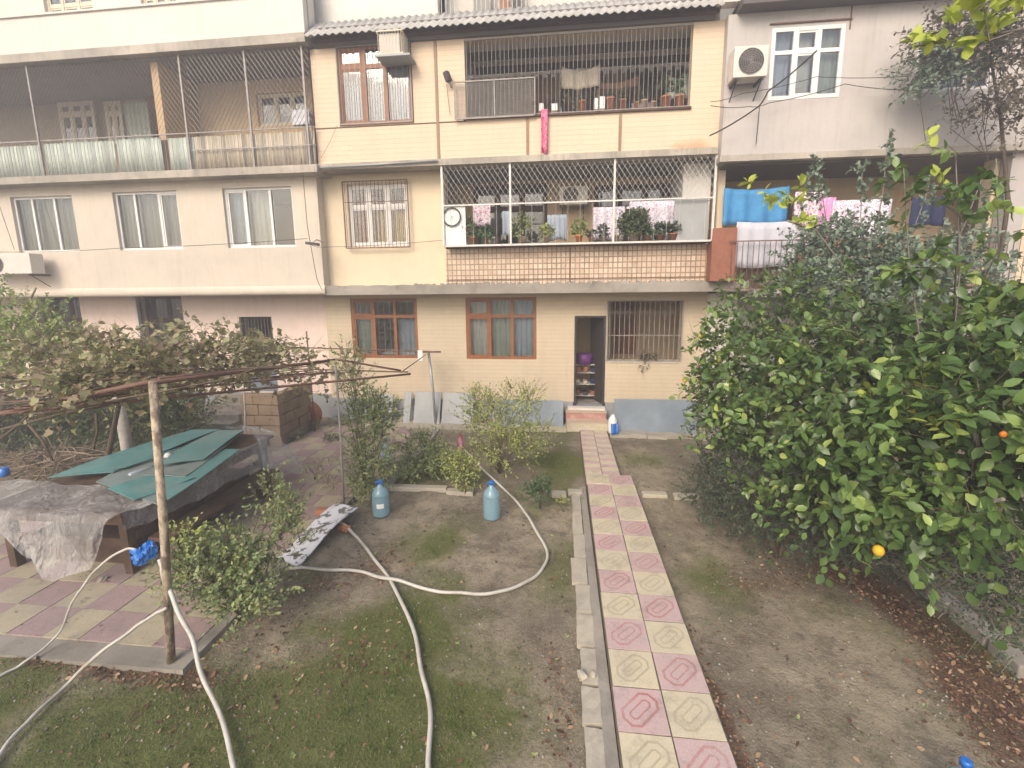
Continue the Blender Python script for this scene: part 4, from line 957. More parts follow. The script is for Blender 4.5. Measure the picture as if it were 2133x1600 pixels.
# patterned white box on the left open balcony
o = opening((612, 232), (650, 262), 10.3); t = MB().box(o[0], o[1], 10.2, 10.4, o[2], o[3]).build('storage_box', printed('white lattice box', (.62, .62, .66), [(.32, .34, .40)], 20), None, bevel=.01); tag(t, 'white patterned box at the right end of the netted balcony', 'box')
# lamp + small camera-like lamp on the siding
c = P(932, 160, 10.05); t = thing('wall_lamp', c, 'dark slanted floodlight beside the corrugated roof balcony', 'lamp')
MB().obox(c, (.03, 0, -.09), (.02, .05, .007), (.045, -.02, .015)).build('housing', M['dark_metal'], t)
MB().tube([c+np.array([.03, 0, -.10]), c+np.array([.05, .15, -.16])], .012, 5).build('arm', M['steel'], t)
c = P(651, 508, 9.95); t = thing('street_lamp', c, 'dark lamp head on a short arm at the corner of the beige wall', 'lamp')
MB().obox(c, (.14, 0, -.02), (0, .06, 0), (.004, 0, .03)).build('lamp_head', M['dark_metal'], t)
MB().tube([c+np.array([.0, 0, .03]), c+np.array([.05, .1, .10]), c+np.array([.12, .28, .05])], .014, 6).build('arm', M['steel'], t)
# cables
def cable(pts, Y, label, r=.008, mat='cable', cat='cable', grp='cables along the facade'):
    q = []
    for i in range(len(pts)-1):
        for k in range(6):
            t = k/6; a, b = P(*pts[i], Y if not hasattr(Y, '__len__') else Y[i]), P(*pts[i+1], Y if not hasattr(Y, '__len__') else Y[i+1]); q.append(a+(b-a)*t-np.array([0, 0, .03*4*t*(1-t)]))
    q.append(b); o = MB().tube(q, r, 4).build('cable', M[mat]); return tag(o, label, cat, grp)
cable([(-20, 372), (30, 520)], 9.9, 'cable slanting down from the left edge past the first beige window', .007)
cable([(0, 525), (250, 517), (640, 497)], 9.95, 'thin cable stretched below the three beige windows', .006)
cable([(640, 505), (668, 515), (925, 500)], [9.95, 10.1, 10.5], 'thin cable crossing the yellow wall under its grille window', .005)
cable([(628, 330), (640, 470), (660, 580), (672, 605)], 10.05, 'cable running down the corner of the beige wall', .008)
cable([(650, 250), (650, 300), (655, 350)], 10.0, 'dark cable at the corner of the netted balcony', .012)
cable([(1480, 220), (1560, 222), (1600, 215), (1760, 175), (1910, 188)], 9.8, 'cable sagging below the white window on the grey wall', .007)
cable([(1480, 212), (1545, 195), (1700, 160), (1900, 158)], 9.8, 'upper thin cable on the grey wall', .006)
cable([(1478, 283), (1580, 222), (1600, 190), (1702, 105)], [9.7, 9.5, 9.4, 9.1], 'thick black cable rising diagonally in front of the white window', .014)
cable([(1582, 222), (1575, 300)], 9.88, 'cable running down the grey parapet', .008)
cable([(702, 262), (668, 330)], 10.15, 'pale wire looping down the siding from the brown window', .004, 'cable')
cable([(930, 175), (938, 240)], 10.15, 'wire below the slanted floodlight', .005)
# cornice pipe on slab left of centre
t = MB().tube([P(662, 350, 10.06), P(912, 335, 10.06)], .02, 6).build('water_pipe', M['steel']); tag(t, 'thin pipe along the slab under the cream siding', 'pipe')

# ================================================================== GARDEN
M['joint'] = plaster('soil filled joint', (.14, .12, .09), amt=.5, stain=(.07, .06, .045)); M['pav_yr'] = paver('yellow relief', (.45, .40, .27), (.47, .42, .30), (.26, .23, .17))
# paved path: rows of two tiles
random.seed(5)
PY = -.0044; pc, ps = math.cos(PY), math.sin(PY)
def pathpt(a, b, z): return (1.12521*.4+(pc*a-ps*b)*.4, 7.45359*.4+(ps*a+pc*b)*.4, z)
mb = MB()
def slab_tile(x0, x1, y0, y1, z, kind, g=.006, ringon=True):
    mb.mi = {'y': 0, 'p': 1}[kind]; j = random.uniform(-.003, .003)
    p = [pathpt(x+random.uniform(-.008, .008), y+random.uniform(-.008, .008), z+j+random.uniform(-.0015, .0015)) for x, y in ((x0, y0), (x1, y0), (x1, y1), (x0, y1))]
    q = [np.array(a) for a in p]; c = sum(q)/4; w = np.linalg.norm(q[1]-q[0])
    top = [a+(c-a)*(g*2/w)+np.array([0, 0, 0]) for a in q]; low = [a*np.array([1, 1, 0])+np.array([0, 0, z-.05]) for a in top]
    mid = [a+(a-c)*0 for a in top]
    mb.add(top+low, [(0, 1, 2, 3), (0, 4, 5, 1), (1, 5, 6, 2), (2, 6, 7, 3), (3, 7, 4, 0)])
    if ringon:
        mb.mi = 2 if kind == 'p' else 4; ux = (q[1]-q[0])/w; uy = (q[3]-q[0])/np.linalg.norm(q[3]-q[0]); d1 = (ux+uy)/1.41421; d2 = (ux-uy)/1.41421
        def oct_(a, b, cut): return [(a, b-cut), (a, -b+cut), (a-cut, -b), (-a+cut, -b), (-a, -b+cut), (-a, b-cut), (-a+cut, b), (a-cut, b)]
        for (ao, bo, ai, bi) in ((.42, .255, .37, .205), (.27, .105, .235, .07)):
            O = [c+d1*u*w+d2*v*w+np.array([0, 0, .0025]) for u, v in oct_(ao, bo, bo*.55)]; I = [c+d1*u*w+d2*v*w+np.array([0, 0, .0025]) for u, v in oct_(ai, bi, bi*.55)]
            mb.add(O+I, [(i, (i+1) % 8, 8+(i+1) % 8, 8+i) for i in range(8)])
for row in range(-5, 12):
    if row*.4 > 4.75: break
    for c_ in (0, 1):
        kind = 'p' if (row+c_) % 2 == 0 else 'y'; slab_tile(c_, c_+1, row, row+1, 0, kind)
# far narrower stretch
r0 = (7.34-7.45359*.4)/.4
k = 0
while r0+k*.8 < (10.3-7.45359*.4)/.4:
    for c_ in (0, 1):
        for h_ in (0, 1):
            kind = ('p' if (k*2+h_+c_) % 2 == 0 else 'y'); slab_tile(-.03+c_*.78, -.03+(c_+1)*.78, r0+(k+h_*.5)*.8, r0+(k+h_*.5+.5)*.8, -.012, kind, .006, False)
    k += 1
mb.mi = 3
a, b = pathpt(-.01, -5, 0), pathpt(2.01, 10.92, 0)
for (u0, u1, v0, v1, zt_) in ((-.02, 2.02, -5, 10.9, -.006), (-.06, 1.58, 10.92, 18.4, -.02)):
    pts = [pathpt(u0, v0, zt_), pathpt(u1, v0, zt_), pathpt(u1, v1, zt_), pathpt(u0, v1, zt_)]; lo = [(p[0], p[1], -.16) for p in pts]
    mb.add(pts+lo, [(0, 1, 2, 3), (0, 4, 5, 1), (1, 5, 6, 2), (2, 6, 7, 3), (3, 7, 4, 0)])
tag(mb.build('path', [M['pav_y'], M['pav_p'], M['pav_r'], M['joint'], M['pav_yr']]), kind='structure')
# patio
mb = MB(); random.seed(8)
def in_patio(x, y):
    if y < 3.42 or y > 10.25: return False
    if x > (-3.48 if y < 6.6 else -2.95): return False
    if y > 8.2 and x < -6.05+(y-8.2)*.17: return False
    return x > -9.2
nx0 = -9.2
for i in range(17):
    for j in range(18):
        x, y = -3.48-.4*(i-1), 3.42+.4*j
        xc_, yc_ = x-.2, y+.2
        if not in_patio(xc_, yc_): continue
        mb.mi = (i+j) % 2; z = -.022+random.uniform(-.005, .005)
        vs = [(x-.396, y+.004, z+random.uniform(-.002, .002)), (x-.004, y+.004, z), (x-.004, y+.396, z+random.uniform(-.002, .002)), (x-.396, y+.396, z)]
        mb.add(vs+[(a, b, -.1) for a, b, c in vs], [(0, 1, 2, 3), (0, 4, 5, 1), (1, 5, 6, 2), (2, 6, 7, 3), (3, 7, 4, 0)])
mb.mi = 2; mb.box(-9.3, -3.44, 3.20, 3.415, -.14, -.035, .006); mb.box(-3.475, -3.36, 3.20, 6.62, -.14, -.03, .006); mb.box(-9.25, -3.48, 3.42, 8.22, -.14, -.034); mb.box(-6.0, -2.9, 8.22, 10.25, -.14, -.034); mb.box(-3.48, -2.9, 6.7, 8.21, -.14, -.035)
tag(mb.build('patio', [M['pat_y'], M['pat_p'], M['concrete']]), kind='structure')
# doorstep: two tiled steps
mb = MB(); y2 = 10.62
sxa, sxb = px(1181, 860, 10.5), px(1266, 860, 10.5)
t = thing('doorstep', ((sxa+sxb)/2, 10.5, 0), 'two tiled steps, red above yellow, at the end of the path', 'steps')
g = MB(); g.box(sxa, sxb, 10.38, 10.62, -.1, .15); g.build('lower_step', M['pav_y'], t)
g = MB(); g.box(sxa-.02, sxb-.02, 10.62, 10.96, -.1, .335); g.build('upper_step', simple('worn red tile', (.46, .24, .20), .6, dirt=(.58, .44, .36), dirt_amt=.9, scale=12), t)
g = MB(); g.box(sxa-.01, sxb+.01, 10.365, 10.62, .152, .18); g.box(sxa-.03, sxb-.0, 10.60, 10.96, .337, .365); g.build('tread', plaster('worn pale tread', (.56, .43, .33), amt=.4), t)
MB().box(sxa+.02, sxb-.04, 10.75, 10.97, .366, zw0-.12).build('threshold', M['white_wall'], t)
g = MB(); g.tube([(sxa-.06, 10.60, .28), (sxa-.06, 10.60, .05)], .012, 5); g.tube([(sxa-.06, 10.6, .30), (sxa-.06, 10.75, .30)], .02, 5); g.build('pipe_end', M['black'], t)
# low concrete ledge along the building foot
ledge = MB()
for (a, b, y0, y1, z, j) in ((px(760, 890, 10.4), px(1180, 893, 10.5), 10.35, 10.95, .03, .01), (px(1270, 900, 10.2), px(1620, 905, 10.2), 10.02, 10.95, .0, .02)):
    n = 9
    for i in range(n): ledge.box(a+(b-a)*i/n, a+(b-a)*(i+1)/n-.004, y0+random.uniform(-.05, .05), y1, -.2, z+random.uniform(-.02, .02), j)
tag(ledge.build('foundation_ledge', M['kerb_stone']), kind='structure')

def piece(name, mats, label, cat, mb, group=None, **k): return tag(mb.build(name, mats, None, **k), label, cat, group)
# leaning sheets
GS = 'sheets leaning on the building foot'
def leaning(tl, br, Y, mat, label, th=.02, lean=.12, bow=0):
    x0, x1, z0, z1 = opening(tl, br, Y); 
    return piece('leaning_sheet', mat, label, 'sheet', MB().sheet(lambda u, v: (x0+(x1-x0)*u, Y+lean*v+bow*math.sin(math.pi*u)+.006*math.sin(9*u), z0+(z1-z0)*v), 14, 2, smooth=False), GS, solid=th)
leaning((1283, 838), (1452, 903), 10.3, M['bluesheet'], 'large blue grey tin sheet leaning right of the doorstep', .01, .3, .02)
leaning((858, 822), (915, 885), 10.45, M['greyboard'], 'pale grey board behind the thin white pipe post', .03, .3)
leaning((917, 824), (985, 884), 10.47, M['greyboard'], 'pale grey board right of the white pipe post', .03, .3)
leaning((835, 822), (853, 882), 10.5, M['greyboard'], 'narrow pale board at the left of the grey boards', .03, .3)
leaning((1040, 838), (1173, 893), 10.45, M['bluesheet'], 'grey tin sheet behind the yellowish rose bush', .01, .25, .02)
leaning((768, 826), (815, 886), 10.5, M['greyboard'], 'grey shutter behind the tall rose bush', .03, .25)
b_ = P(1274, 905, 10.1); t = thing('jerry_can', (b_[0], 10.15, -.02), 'white plastic canister with a blue rag between steps and tin sheet', 'canister')
MB().lathe((b_[0]+.03, 10.22, -.02), [(.09, 0), (.10, .03), (.10, .32), (.05, .40), (.03, .44)], 12).build('body', M['white_plastic'], t)
MB().sheet(lambda u, v: (b_[0]-.02+.16*u, 10.10-.03*math.sin(6*u)-.05*(1-v), -.0+.24*v), 8, 4).build('rag', M['bluebag'], t, solid=.004)
# kerb stones beside the path
random.seed(21)
ks = [(1250, 1600, 1510), (1240, 1505, 1425), (1232, 1420, 1345), (1228, 1342, 1275), (1224, 1272, 1215), (1222, 1212, 1160), (1220, 1157, 1110), (1218, 1107, 1068), (1216, 1066, 1030)]
desc = ['nearest kerb stone, cut by the bottom edge of the photo', 'broad square kerb stone second from the bottom edge', 'yellowish kerb stone beside the loose yellow rubble', 'pitted kerb stone narrower than its neighbours', 'kerb stone fifth from the bottom edge of the photo', 'mossy kerb stone where dead leaves gather', 'grey kerb stone level with the bend of the hose', 'kerb stone second from the far end of the row', 'farthest kerb stone beside the widened path start']
for (x, ya, yb_), lb in zip(ks, desc):
    a, b = G(x, ya, -.01), G(x-2, yb_, -.01); w = random.uniform(.13, .19)
    x1 = .395+random.uniform(-.01, .01)-.06
    m_ = MB(); n = 5; y0, y1 = a[1]+.01, b[1]-.012
    m_.sheet(lambda u, v: (x1-w*(1-u)+random.uniform(-.006, .006), y0+(y1-y0)*v+random.uniform(-.003, .003), -.03+random.uniform(-.005, .005)), 3, n, smooth=False)
    o = piece('kerb_stone', M['kerb_stone'], lb, 'kerb stone', m_, 'kerb stones along the path'); sm_ = o.modifiers.new("s", "SOLIDIFY"); sm_.thickness = .14; sm_.offset = -1
piece('cement_strip', M['concrete'], 'thin grey cement strip between the kerb stones and the tiled path', 'edging', MB().box(.34, .435, 1.2, 7.3, -.18, -.03, .004))
# edging stones across the beds
es = [((812, 1010), (872, 1018), 'edging stone nearest the left water bottle'), ((875, 1012), (930, 1020), 'edging stone second from the left water bottle'), ((933, 1018), (985, 1028), 'edging stone under the small yellow rose'), ((1150, 1022), (1180, 1033), 'short edging stone left of the path'), ((1183, 1018), (1214, 1030), 'edging stone touching the path on its left'),
      ((1335, 1022), (1392, 1036), 'edging stone touching the path on its right'), ((1400, 1026), (1462, 1040), 'edging stone running under the citrus tree')]
for a, b, lb in es:
    A, B = G(*a, -.02), G(*b, -.02)
    piece('edging_stone', M['kerb_stone'], lb, 'edging stone', MB().obox(((A[0]+B[0])/2, (A[1]+B[1])/2, -.06), ((B[0]-A[0])/2, 0, 0), (0, .07, 0), (0, 0, .06)), 'stones edging the flower beds', bevel=.012)
for i, (a, b) in enumerate((((1780, 1085), (1835, 1135)), ((1840, 1140), (1905, 1195)), ((1912, 1200), (1990, 1262)), ((1996, 1266), (2075, 1330)), ((2080, 1335), (2150, 1395)))):
    A, B = G(*a, .03), G(*b, .03); d_ = (B-A)/2; nn = np.array([-d_[1], d_[0], 0]); nn = nn/np.linalg.norm(nn)*.09
    piece('edging_stone', M['concrete'], ['grey edging block farthest under the citrus tree', 'grey edging block below the hanging lemon', 'grey edging block in the dead twigs', 'grey edging block near the right edge', 'nearest grey edging block at the right edge of the photo'][i], 'edging stone', MB().obox((A+B)/2-np.array([0, 0, .08]), d_*.97, nn, (0, 0, .10)), 'grey blocks edging the right bed', bevel=.015)
A, B = G(735, 985), G(868, 950)
piece('concrete_strip', M['concrete'], 'narrow concrete strip between the patio and the rose bed', 'edging', MB().obox(((A[0]+B[0])/2-.15, (A[1]+B[1])/2, -.05), ((B[0]-A[0])/2, (B[1]-A[1])/2, 0), (-.09, .09, 0), (0, 0, .06)))
# loose stones
for q, s, lb in (((1212, 1412), .05, 'loose yellow limestone chunk left of the path'), ((1235, 1408), .03, 'small yellow limestone chip next to the larger chunk'), ((215, 1210), .05, 'grey stone by the foot of the covered table')):
    c = G(*q, -.03); m_ = MB(); m_.lathe(c, [(s*.7, 0), (s, s*.4), (s*.8, s*.9), (s*.3, s*1.1)], 7); m_.v = [(x+random.uniform(-s, s)*.25, y+random.uniform(-s, s)*.25, z) for x, y, z in m_.v]; m_.sm = [False]*len(m_.sm)
    piece('stone', M['kerb_stone'] if s != .05 or q[0] > 500 else M['concrete'], lb, 'stone', m_)

# ---- block pile, drum, posts
t0 = (-6.35, 9.1, 0)
A, B = G(572, 925), G(600, 905); cpx = px(510, 850, 9.0)
m_ = MB(); random.seed(2); xl_, xr_ = px(512, 860, 8.95), px(578, 860, 8.75)
pile = thing('block_wall', ((xl_+xr_)/2, 9.2, -.05), 'short stack of rough limestone blocks beside the rusty drum', 'block wall')
ztp = pz(550, 820, 8.9)
for k in range(5):
    h = (ztp+.05)/5; z = -.05+h*k; off_ = .18*(k % 2)
    xs_ = [xl_, xl_+.22+off_, xr_] if xr_-xl_ < .7 else [xl_, xl_+.3+off_*.6, xr_]
    for a, b in zip(xs_[:-1], xs_[1:]): m_.box(a+.006, b-.006, 8.80+.0, 9.02, z+.006, z+h-.006, .010)
    ys_ = [9.03, 9.35+off_, 9.75+off_*.5, 10.1]
    for a, b in zip(ys_[:-1], ys_[1:]): m_.box(xr_-.22, xr_+random.uniform(-.02, .02), a+.006, b-.006, z+.006, z+h-.006, .010)
m_.build('blocks', M['brick_stone'], pile, bevel=.012)
c = G(636, 893); ctr = (c[0]+.0, c[1]+.15, .30)
t = thing('steel_drum', (ctr[0], ctr[1], 0), 'rusty orange drum end standing behind the short white post', 'drum')
MB().lathe((ctr[0]-.02, ctr[1]-.06, ctr[2]), [(.30, 0), (.31, .01), (.31, .22), (.30, .23)], 26, (.12, 1, .15)).build('drum_body', M['rust_red'], t)
m_ = MB(); ring(m_, (ctr[0]-.02, ctr[1]-.07, ctr[2]), .30, .014, 26); m_.build('rim', M['rust'], t)
def post(name, b, tpt, r, mat, label, cat='post', grp=None, n=8):
    return piece(name, M[mat], label, cat, MB().tube([b, (np.array(b)+np.array(tpt))/2+np.array([.01, 0, 0]), tpt], r, n), grp)
# ================================================================== pergola
perg = thing('pergola', (-3.5, 3.28, 0), 'rusty pipe pergola on mismatched posts carrying the grape vine', 'pergola')
def ppost(b, t_, r, mat, label=None):
    o = MB().tube([b, (np.array(b)+np.array(t_))/2+np.array([.015, 0, 0]), t_], r, 10).build('post', M[mat], perg)
    if label: o['label'] = label
A0 = np.array([*G(355, 1372)[:2], -.08]); A1 = P(318, 795, 3.30)
ppost(A0, A1, [.036, .034, .031], 'post', 'thick peeling front post')
B0 = np.array([*G(716, 1052)[:2], -.08]); B1 = P(698, 748, B0[1]); ppost(B0, B1, .018, 'grey_metal', 'thin metal post')
C0 = np.array([*G(908, 885)[:2], -.08]); C1 = P(893, 735, C0[1]); ppost(C0, C1, .032, 'steel', 'grey pipe post by the building')
D0 = np.array([*G(633, 886)[:2], -.08]); D1 = P(612, 800, D0[1]); ppost(D0, D1, .05, 'whitewood')
Gt = P(243, 812, 6.3); Gb = P(272, 985, 6.3); Gb = np.array([Gb[0], 6.3, -.05]); ppost(Gb, Gt, [.085, .08, .075], 'whitewood', 'pale square post behind the table')
Fb = P(510, 925, 8.3); Fb = np.array([Fb[0], 8.3, -.05]); Ft = P(506, 770, 8.3); ppost(Fb, Ft, .02, 'whitewood')
m_ = MB()
def rod(a, b, r=.014, sag=.0):
    a, b = np.array(a, float), np.array(b, float); m_.tube([a+(b-a)*t-np.array([0, 0, sag*4*t*(1-t)]) for t in (0, .25, .5, .75, 1)], r, 5)
fl = P(-60, 868, 3.35)
rod(fl, P(855, 779, 6.3), .016, .0)
rod(P(-60, 872, 3.6), P(330, 792, 3.5), .022)
rod(P(318, 797, 3.3), P(698, 750, B1[1]), .022)
rod(P(330, 788, 3.4), P(700, 752, B1[1]+.05), .012)
rod(P(698, 748, B1[1]), P(835, 772, 6.9), .016); rod(P(835, 776, 6.9), P(888, 738, C1[1]), .010)
rod(P(250, 812, 6.3), P(700, 775, 6.3), .016); rod(P(480, 765, 8), P(850, 775, 7.2), .012)
rod(P(560, 722, 10.2), P(915, 733, 10.4), .016); rod(P(865, 733, 10.3), P(918, 733, 10.3), .022)
for i in range(8): a = P(-40+40*i, 862-7*i, 3.4); b = P(250+60*i, 800-3*i, 6.5+.25*i); rod(a, b, .007, .04)
for i in range(6): rod(P(-40, 840-9*i, 4+.6*i), P(660, 778-4*i, 5+.8*i), .008, .05)
m_.build('roof_pipes', M['rust'], perg)
post('leaning_rod', [*G(656, 897)[:2], -.05], P(638, 690, G(656, 897)[1]), .016, 'rust', 'thin rusty rod standing upright left of the white pipe post')
t = MB().box(*sorted((px(870, 740, 10.2), px(880, 740, 10.2))), 10.2, 10.22, pz(875, 752, 10.2), pz(875, 730, 10.2)).build('tag_board', M['white_plastic']); tag(t, 'small white card hung at the end of the pergola pipe', 'card')

# ================================================================== covered table
random.seed(31)
tx0, tx1, ty0, ty1 = -6.85, -5.02, 4.3, 7.1; th = .88
tb = thing('garden_table', ((tx0+tx1)/2, (ty0+ty1)/2, 0), 'long dark wooden table under loose green boards and plastic film', 'table')
m_ = MB(); m_.box(tx0, tx1, ty0, ty1, th-.10, th-.06); m_.build('tabletop', M['wood_dark'], tb)
m_ = MB(); m_.box(tx0+.05, tx0+.1, ty0+.05, ty1-.05, th-.24, th-.102).box(tx1-.1, tx1-.05, ty0+.05, ty1-.05, th-.24, th-.102).box(tx0+.1, tx1-.1, ty0+.05, ty0+.1, th-.24, th-.102).build('apron', M['wood_dark'], tb)
for x in (tx0+.12, tx1-.12):
    for y in (ty0+.15, (ty0+ty1)/2, ty1-.15): MB().box(x-.05, x+.05, y-.05, y+.05, -.03, th-.24).build('leg', M['wood_dark'], tb)
m_ = MB()
for x in (tx0+.12, tx1-.12): m_.box(x-.03, x+.03, ty0+.2, ty1-.2, .12, .18)
for y in (ty0+.10, ty0+.10+.001): pass
m_.box(tx0+.15, tx1-.15, ty0+.12, ty0+.16, .30, .42).box(tx1-.08, tx1-.05, ty0+.2, ty1-.3, .38, .50)
m_.build('stretcher', M['wood_dark'], tb)
m_ = MB(); m_.box(tx0+.2, tx1-.22, ty0+.3, ty1-.4, -.02, .34, .02).box(tx0+.3, tx1-.3, ty0+.8, ty1-1., .35, .55, .02); o = piece('crate_pile', M['wood_dark'], 'dark crates stored under the covered table', 'crate', m_)
# side bench right of table
bx = thing('garden_bench', (-4.75, 5.2, 0), 'low dark bench along the right side of the covered table', 'bench')
MB().box(-4.93, -4.62, 4.5, 6.6, .36, .41).build('seat', M['wood_dark'], bx)
for y in (4.65, 6.4): MB().box(-4.9, -4.66, y-.04, y+.04, -.02, .36).build('leg', M['wood_dark'], bx)
# green boards
def board(pts, z, label, mat='teal', th=.012, bend=0.):
    """pts: four photo corners resting at heights z"""
    zs = z if hasattr(z, '__len__') else [z]*4
    q = [G(*p, zz) for p, zz in zip(pts, zs)]
    def f(u, v):
        a = q[0]+(q[1]-q[0])*u; b = q[3]+(q[2]-q[3])*u; p = a+(b-a)*v; return p+np.array([0, 0, bend*math.sin(math.pi*u)+.01*math.sin(5*u+3*v)])
    return piece('green_board', M[mat], label, 'board', MB().sheet(f, 10, 2, smooth=False), 'boards laid over the garden table', solid=th)
board([(200, 1004), (402, 900), (507, 899), (330, 1052)], [.895]*4, 'large faded board underneath the green ones', 'dullteal')
board([(100, 995), (398, 895), (456, 896), (236, 984)], [.925]*4, 'long green board along the back of the table pile', bend=.02)
board([(232, 978), (395, 925), (432, 912), (262, 974)], [.95]*4, 'narrow green strip lying on the long back board')
board([(330, 968), (452, 896), (510, 897), (425, 957)], [.955, .935, .935, .955], 'bright green board at the far right of the table pile', bend=.03)
board([(300, 990), (420, 957), (470, 930), (385, 994)], [.93]*4, 'faded grey green board behind the peeling post', 'dullteal')
board([(225, 1018), (330, 985), (408, 996), (278, 1042)], [.92]*4, 'green board at the front, left of the peeling post')
board([(322, 1012), (470, 935), (500, 938), (350, 1042)], [.915]*4, 'green board along the right side of the table pile')
# plastic films
def filmsheet(rows, nu, nv, mat, label, seed, fold=.05, bulge=.05):
    """rows: polylines of world points from the resting edge down to the free hem"""
    random.seed(seed); R_ = [[np.array(p, float) for p in r] for r in rows]
    def lerp(L_, u): s = u*(len(L_)-1); i = min(int(s), len(L_)-2); return L_[i]+(L_[i+1]-L_[i])*(s-i)
    p1, p2, p3 = [random.random()*6 for _ in range(3)]
    def f(u, v):
        w_ = (1-v)*(len(R_)-1); k = min(int(w_), len(R_)-2); t_ = w_-k
        a, b = lerp(R_[k], u), lerp(R_[k+1], u); p = a+(b-a)*t_
        h = max(0., (1-v)-.30)/.7
        n = fold*(math.sin(22*u+p1+3*v)+.7*math.sin(39*u+p2-5*v)+.6*math.sin(9*u+9*v+p3)+.35*math.sin(71*u+14*v))*h**.6+bulge*math.sin(math.pi*min(1, h))
        return p+np.array([n*.3, -n-.02*h, .018*math.sin(17*u+8*v+p1)+.01*math.sin(41*u-13*v)])
    return piece('plastic_film', M[mat], label, 'plastic film', MB().sheet(f, nu, nv), 'plastic film draped over the table')
X = lambda x, y, Y: P(x, y, Y)
E = lambda x, y, z: np.array([x, y, z], float)
filmsheet([[G(-60, 995, .88), G(40, 1000, .88), G(120, 1006, .88), G(190, 1012, .88), G(245, 1016, .88), G(318, 1052, .88)],
           [E(-7.5, 4.22, .86), E(-6.9, 4.22, .86), E(-6.3, 4.20, .86), E(-5.9, 4.20, .86), E(-5.4, 4.20, .86), E(-4.98, 4.28, .86)],
           [X(-90, 1090, 4.12), X(0, 1096, 4.10), X(62, 1168, 4.05), X(112, 1204, 4.02), X(198, 1190, 4.04), X(215, 1095, 4.12)]], 90, 40, 'film', 'crumpled greyish film hanging over the near end of the table', 4, .028)
filmsheet([[G(305, 1040, .88), G(350, 1020, .88), G(430, 985, .88), G(500, 940, .90)],
           [E(-4.97, 4.3, .86), E(-4.97, 5.0, .86), E(-4.97, 5.8, .86), E(-4.98, 6.9, .86)],
           [E(-4.90, 4.25, .66), E(-4.88, 5.0, .55), E(-4.88, 5.8, .52), E(-4.9, 6.9, .42)]], 46, 22, 'film', 'milky film hanging along the right side of the table', 9, .012, .03)
filmsheet([[E(-5.9, 7.0, .97), E(-5.6, 7.05, .98), E(-5.3, 7.0, .98), E(-5.1, 6.7, .97)], [E(-5.5, 7.2, .85), E(-5.1, 7.25, .86), E(-4.94, 7.1, .86), E(-4.93, 6.6, .86)],
           [E(-5.1, 7.6, .15), E(-4.75, 7.55, .10), E(-4.6, 7.2, .08), E(-4.8, 6.5, .25)]], 40, 24, 'film_clear', 'clear film slipping off the far corner of the table', 14, .03, .05)
# bottle lying on boards, clip
a, b = G(268, 992, .90), G(305, 978, .90); t = thing('plastic_bottle', a, 'clear bottle with green end lying on the table boards', 'bottle')
MB().lathe(a, [(.025, 0), (.04, .02), (.04, .20), (.018, .26), (.016, .29)], 12, b-a).build('body', bottle_mat('clear bottle', (.6, .65, .75), .5), t)
MB().lathe(a+(b-a)/np.linalg.norm(b-a)*.29, [(.02, 0), (.02, .03)], 10, b-a).build('cap', M['green_cap'] if 'green_cap' in M else simple('green cap', (.05, .25, .08)), t)
c = G(350, 952, .90); t = MB().lathe(c, [(.05, 0), (.06, .02), (.03, .06)], 10).build('plastic_cup', M['white_plastic']); tag(t, 'crushed white cup on the green boards', 'cup')
for q, r, lb in (((10, 992), .05, 'blue bottle cap end at the left edge'), ):
    c = G(*q, .9); t = MB().lathe(c, [(r, 0), (r*1.2, .04), (r, .12)], 10).build('plastic_jug', M['bluebag']); tag(t, 'small blue jug standing at the left edge behind the film', 'jug')

# ================================================================== hoses
def hose(pts, r, label, mat='hose'):
    q = [np.array(p, float) for p in pts]; out = []
    for i in range(len(q)-1):
        p0, p1, p2, p3 = q[max(i-1, 0)], q[i], q[i+1], q[min(i+2, len(q)-1)]
        for k in range(8):
            t = k/8; out.append(.5*((2*p1)+(-p0+p2)*t+(2*p0-5*p1+4*p2-p3)*t*t+(-p0+3*p1-3*p2+p3)*t**3))
    out.append(q[-1]); out = [p+np.array([.012*math.sin(i*.37+r*900), .012*math.sin(i*.53+2), .004*math.sin(i*.9)])*(1 if 2 < i < len(out)-3 else 0) for i, p in enumerate(out)]; r = r*.84; o = MB().tube(out, r, 8).build('hose', M[mat]); return tag(o, label, 'hose', 'white hoses in the garden')
gz = lambda x, y, z=-.035: G(x, y, z)
bagc = P(306, 1150, 3.42)
hose([gz(-80, 1440, -.04), gz(0, 1407, -.03), gz(60, 1375, .0), P(120, 1318, 3.35), P(165, 1235, 3.4), P(205, 1180, 3.42), P(262, 1145, 3.43), P(300, 1147, 3.42)], .013, 'thin hose arching from the left edge up to the blue bag')
hose([P(332, 1165, 3.36), P(348, 1215, 3.3), P(370, 1270, 3.2), P(405, 1350, 3.08), P(440, 1450, 2.95), gz(490, 1600, -.02), gz(530, 1720, -.03)], .022, 'hose falling from the blue bag to the bottom edge')
hose([P(348, 1266, 3.24), P(290, 1300, 3.15), P(220, 1352, 3.0), gz(150, 1415, .0), gz(60, 1500, -.02), gz(0, 1575, -.03), gz(-60, 1680, -.03)], .018, 'hose running from the peeling post to the lower left corner')
hose([gz(706, 1080, .0), gz(715, 1092, .02), gz(765, 1145), gz(815, 1212), gz(855, 1300), gz(880, 1390), gz(893, 1490), gz(895, 1600), gz(892, 1720)], .024, 'thick hose from the white board to the bottom centre')
hose([gz(968, 938, .12), gz(1020, 990, .10), gz(1075, 1045, .06), gz(1112, 1095, .02), gz(1138, 1150, -.02), gz(1122, 1195), gz(1065, 1226), gz(980, 1237), gz(900, 1229), gz(820, 1208, -.0), gz(755, 1192), gz(690, 1186), gz(600, 1183)], .023, 'looping hose ending at the bottle in the rose bush')
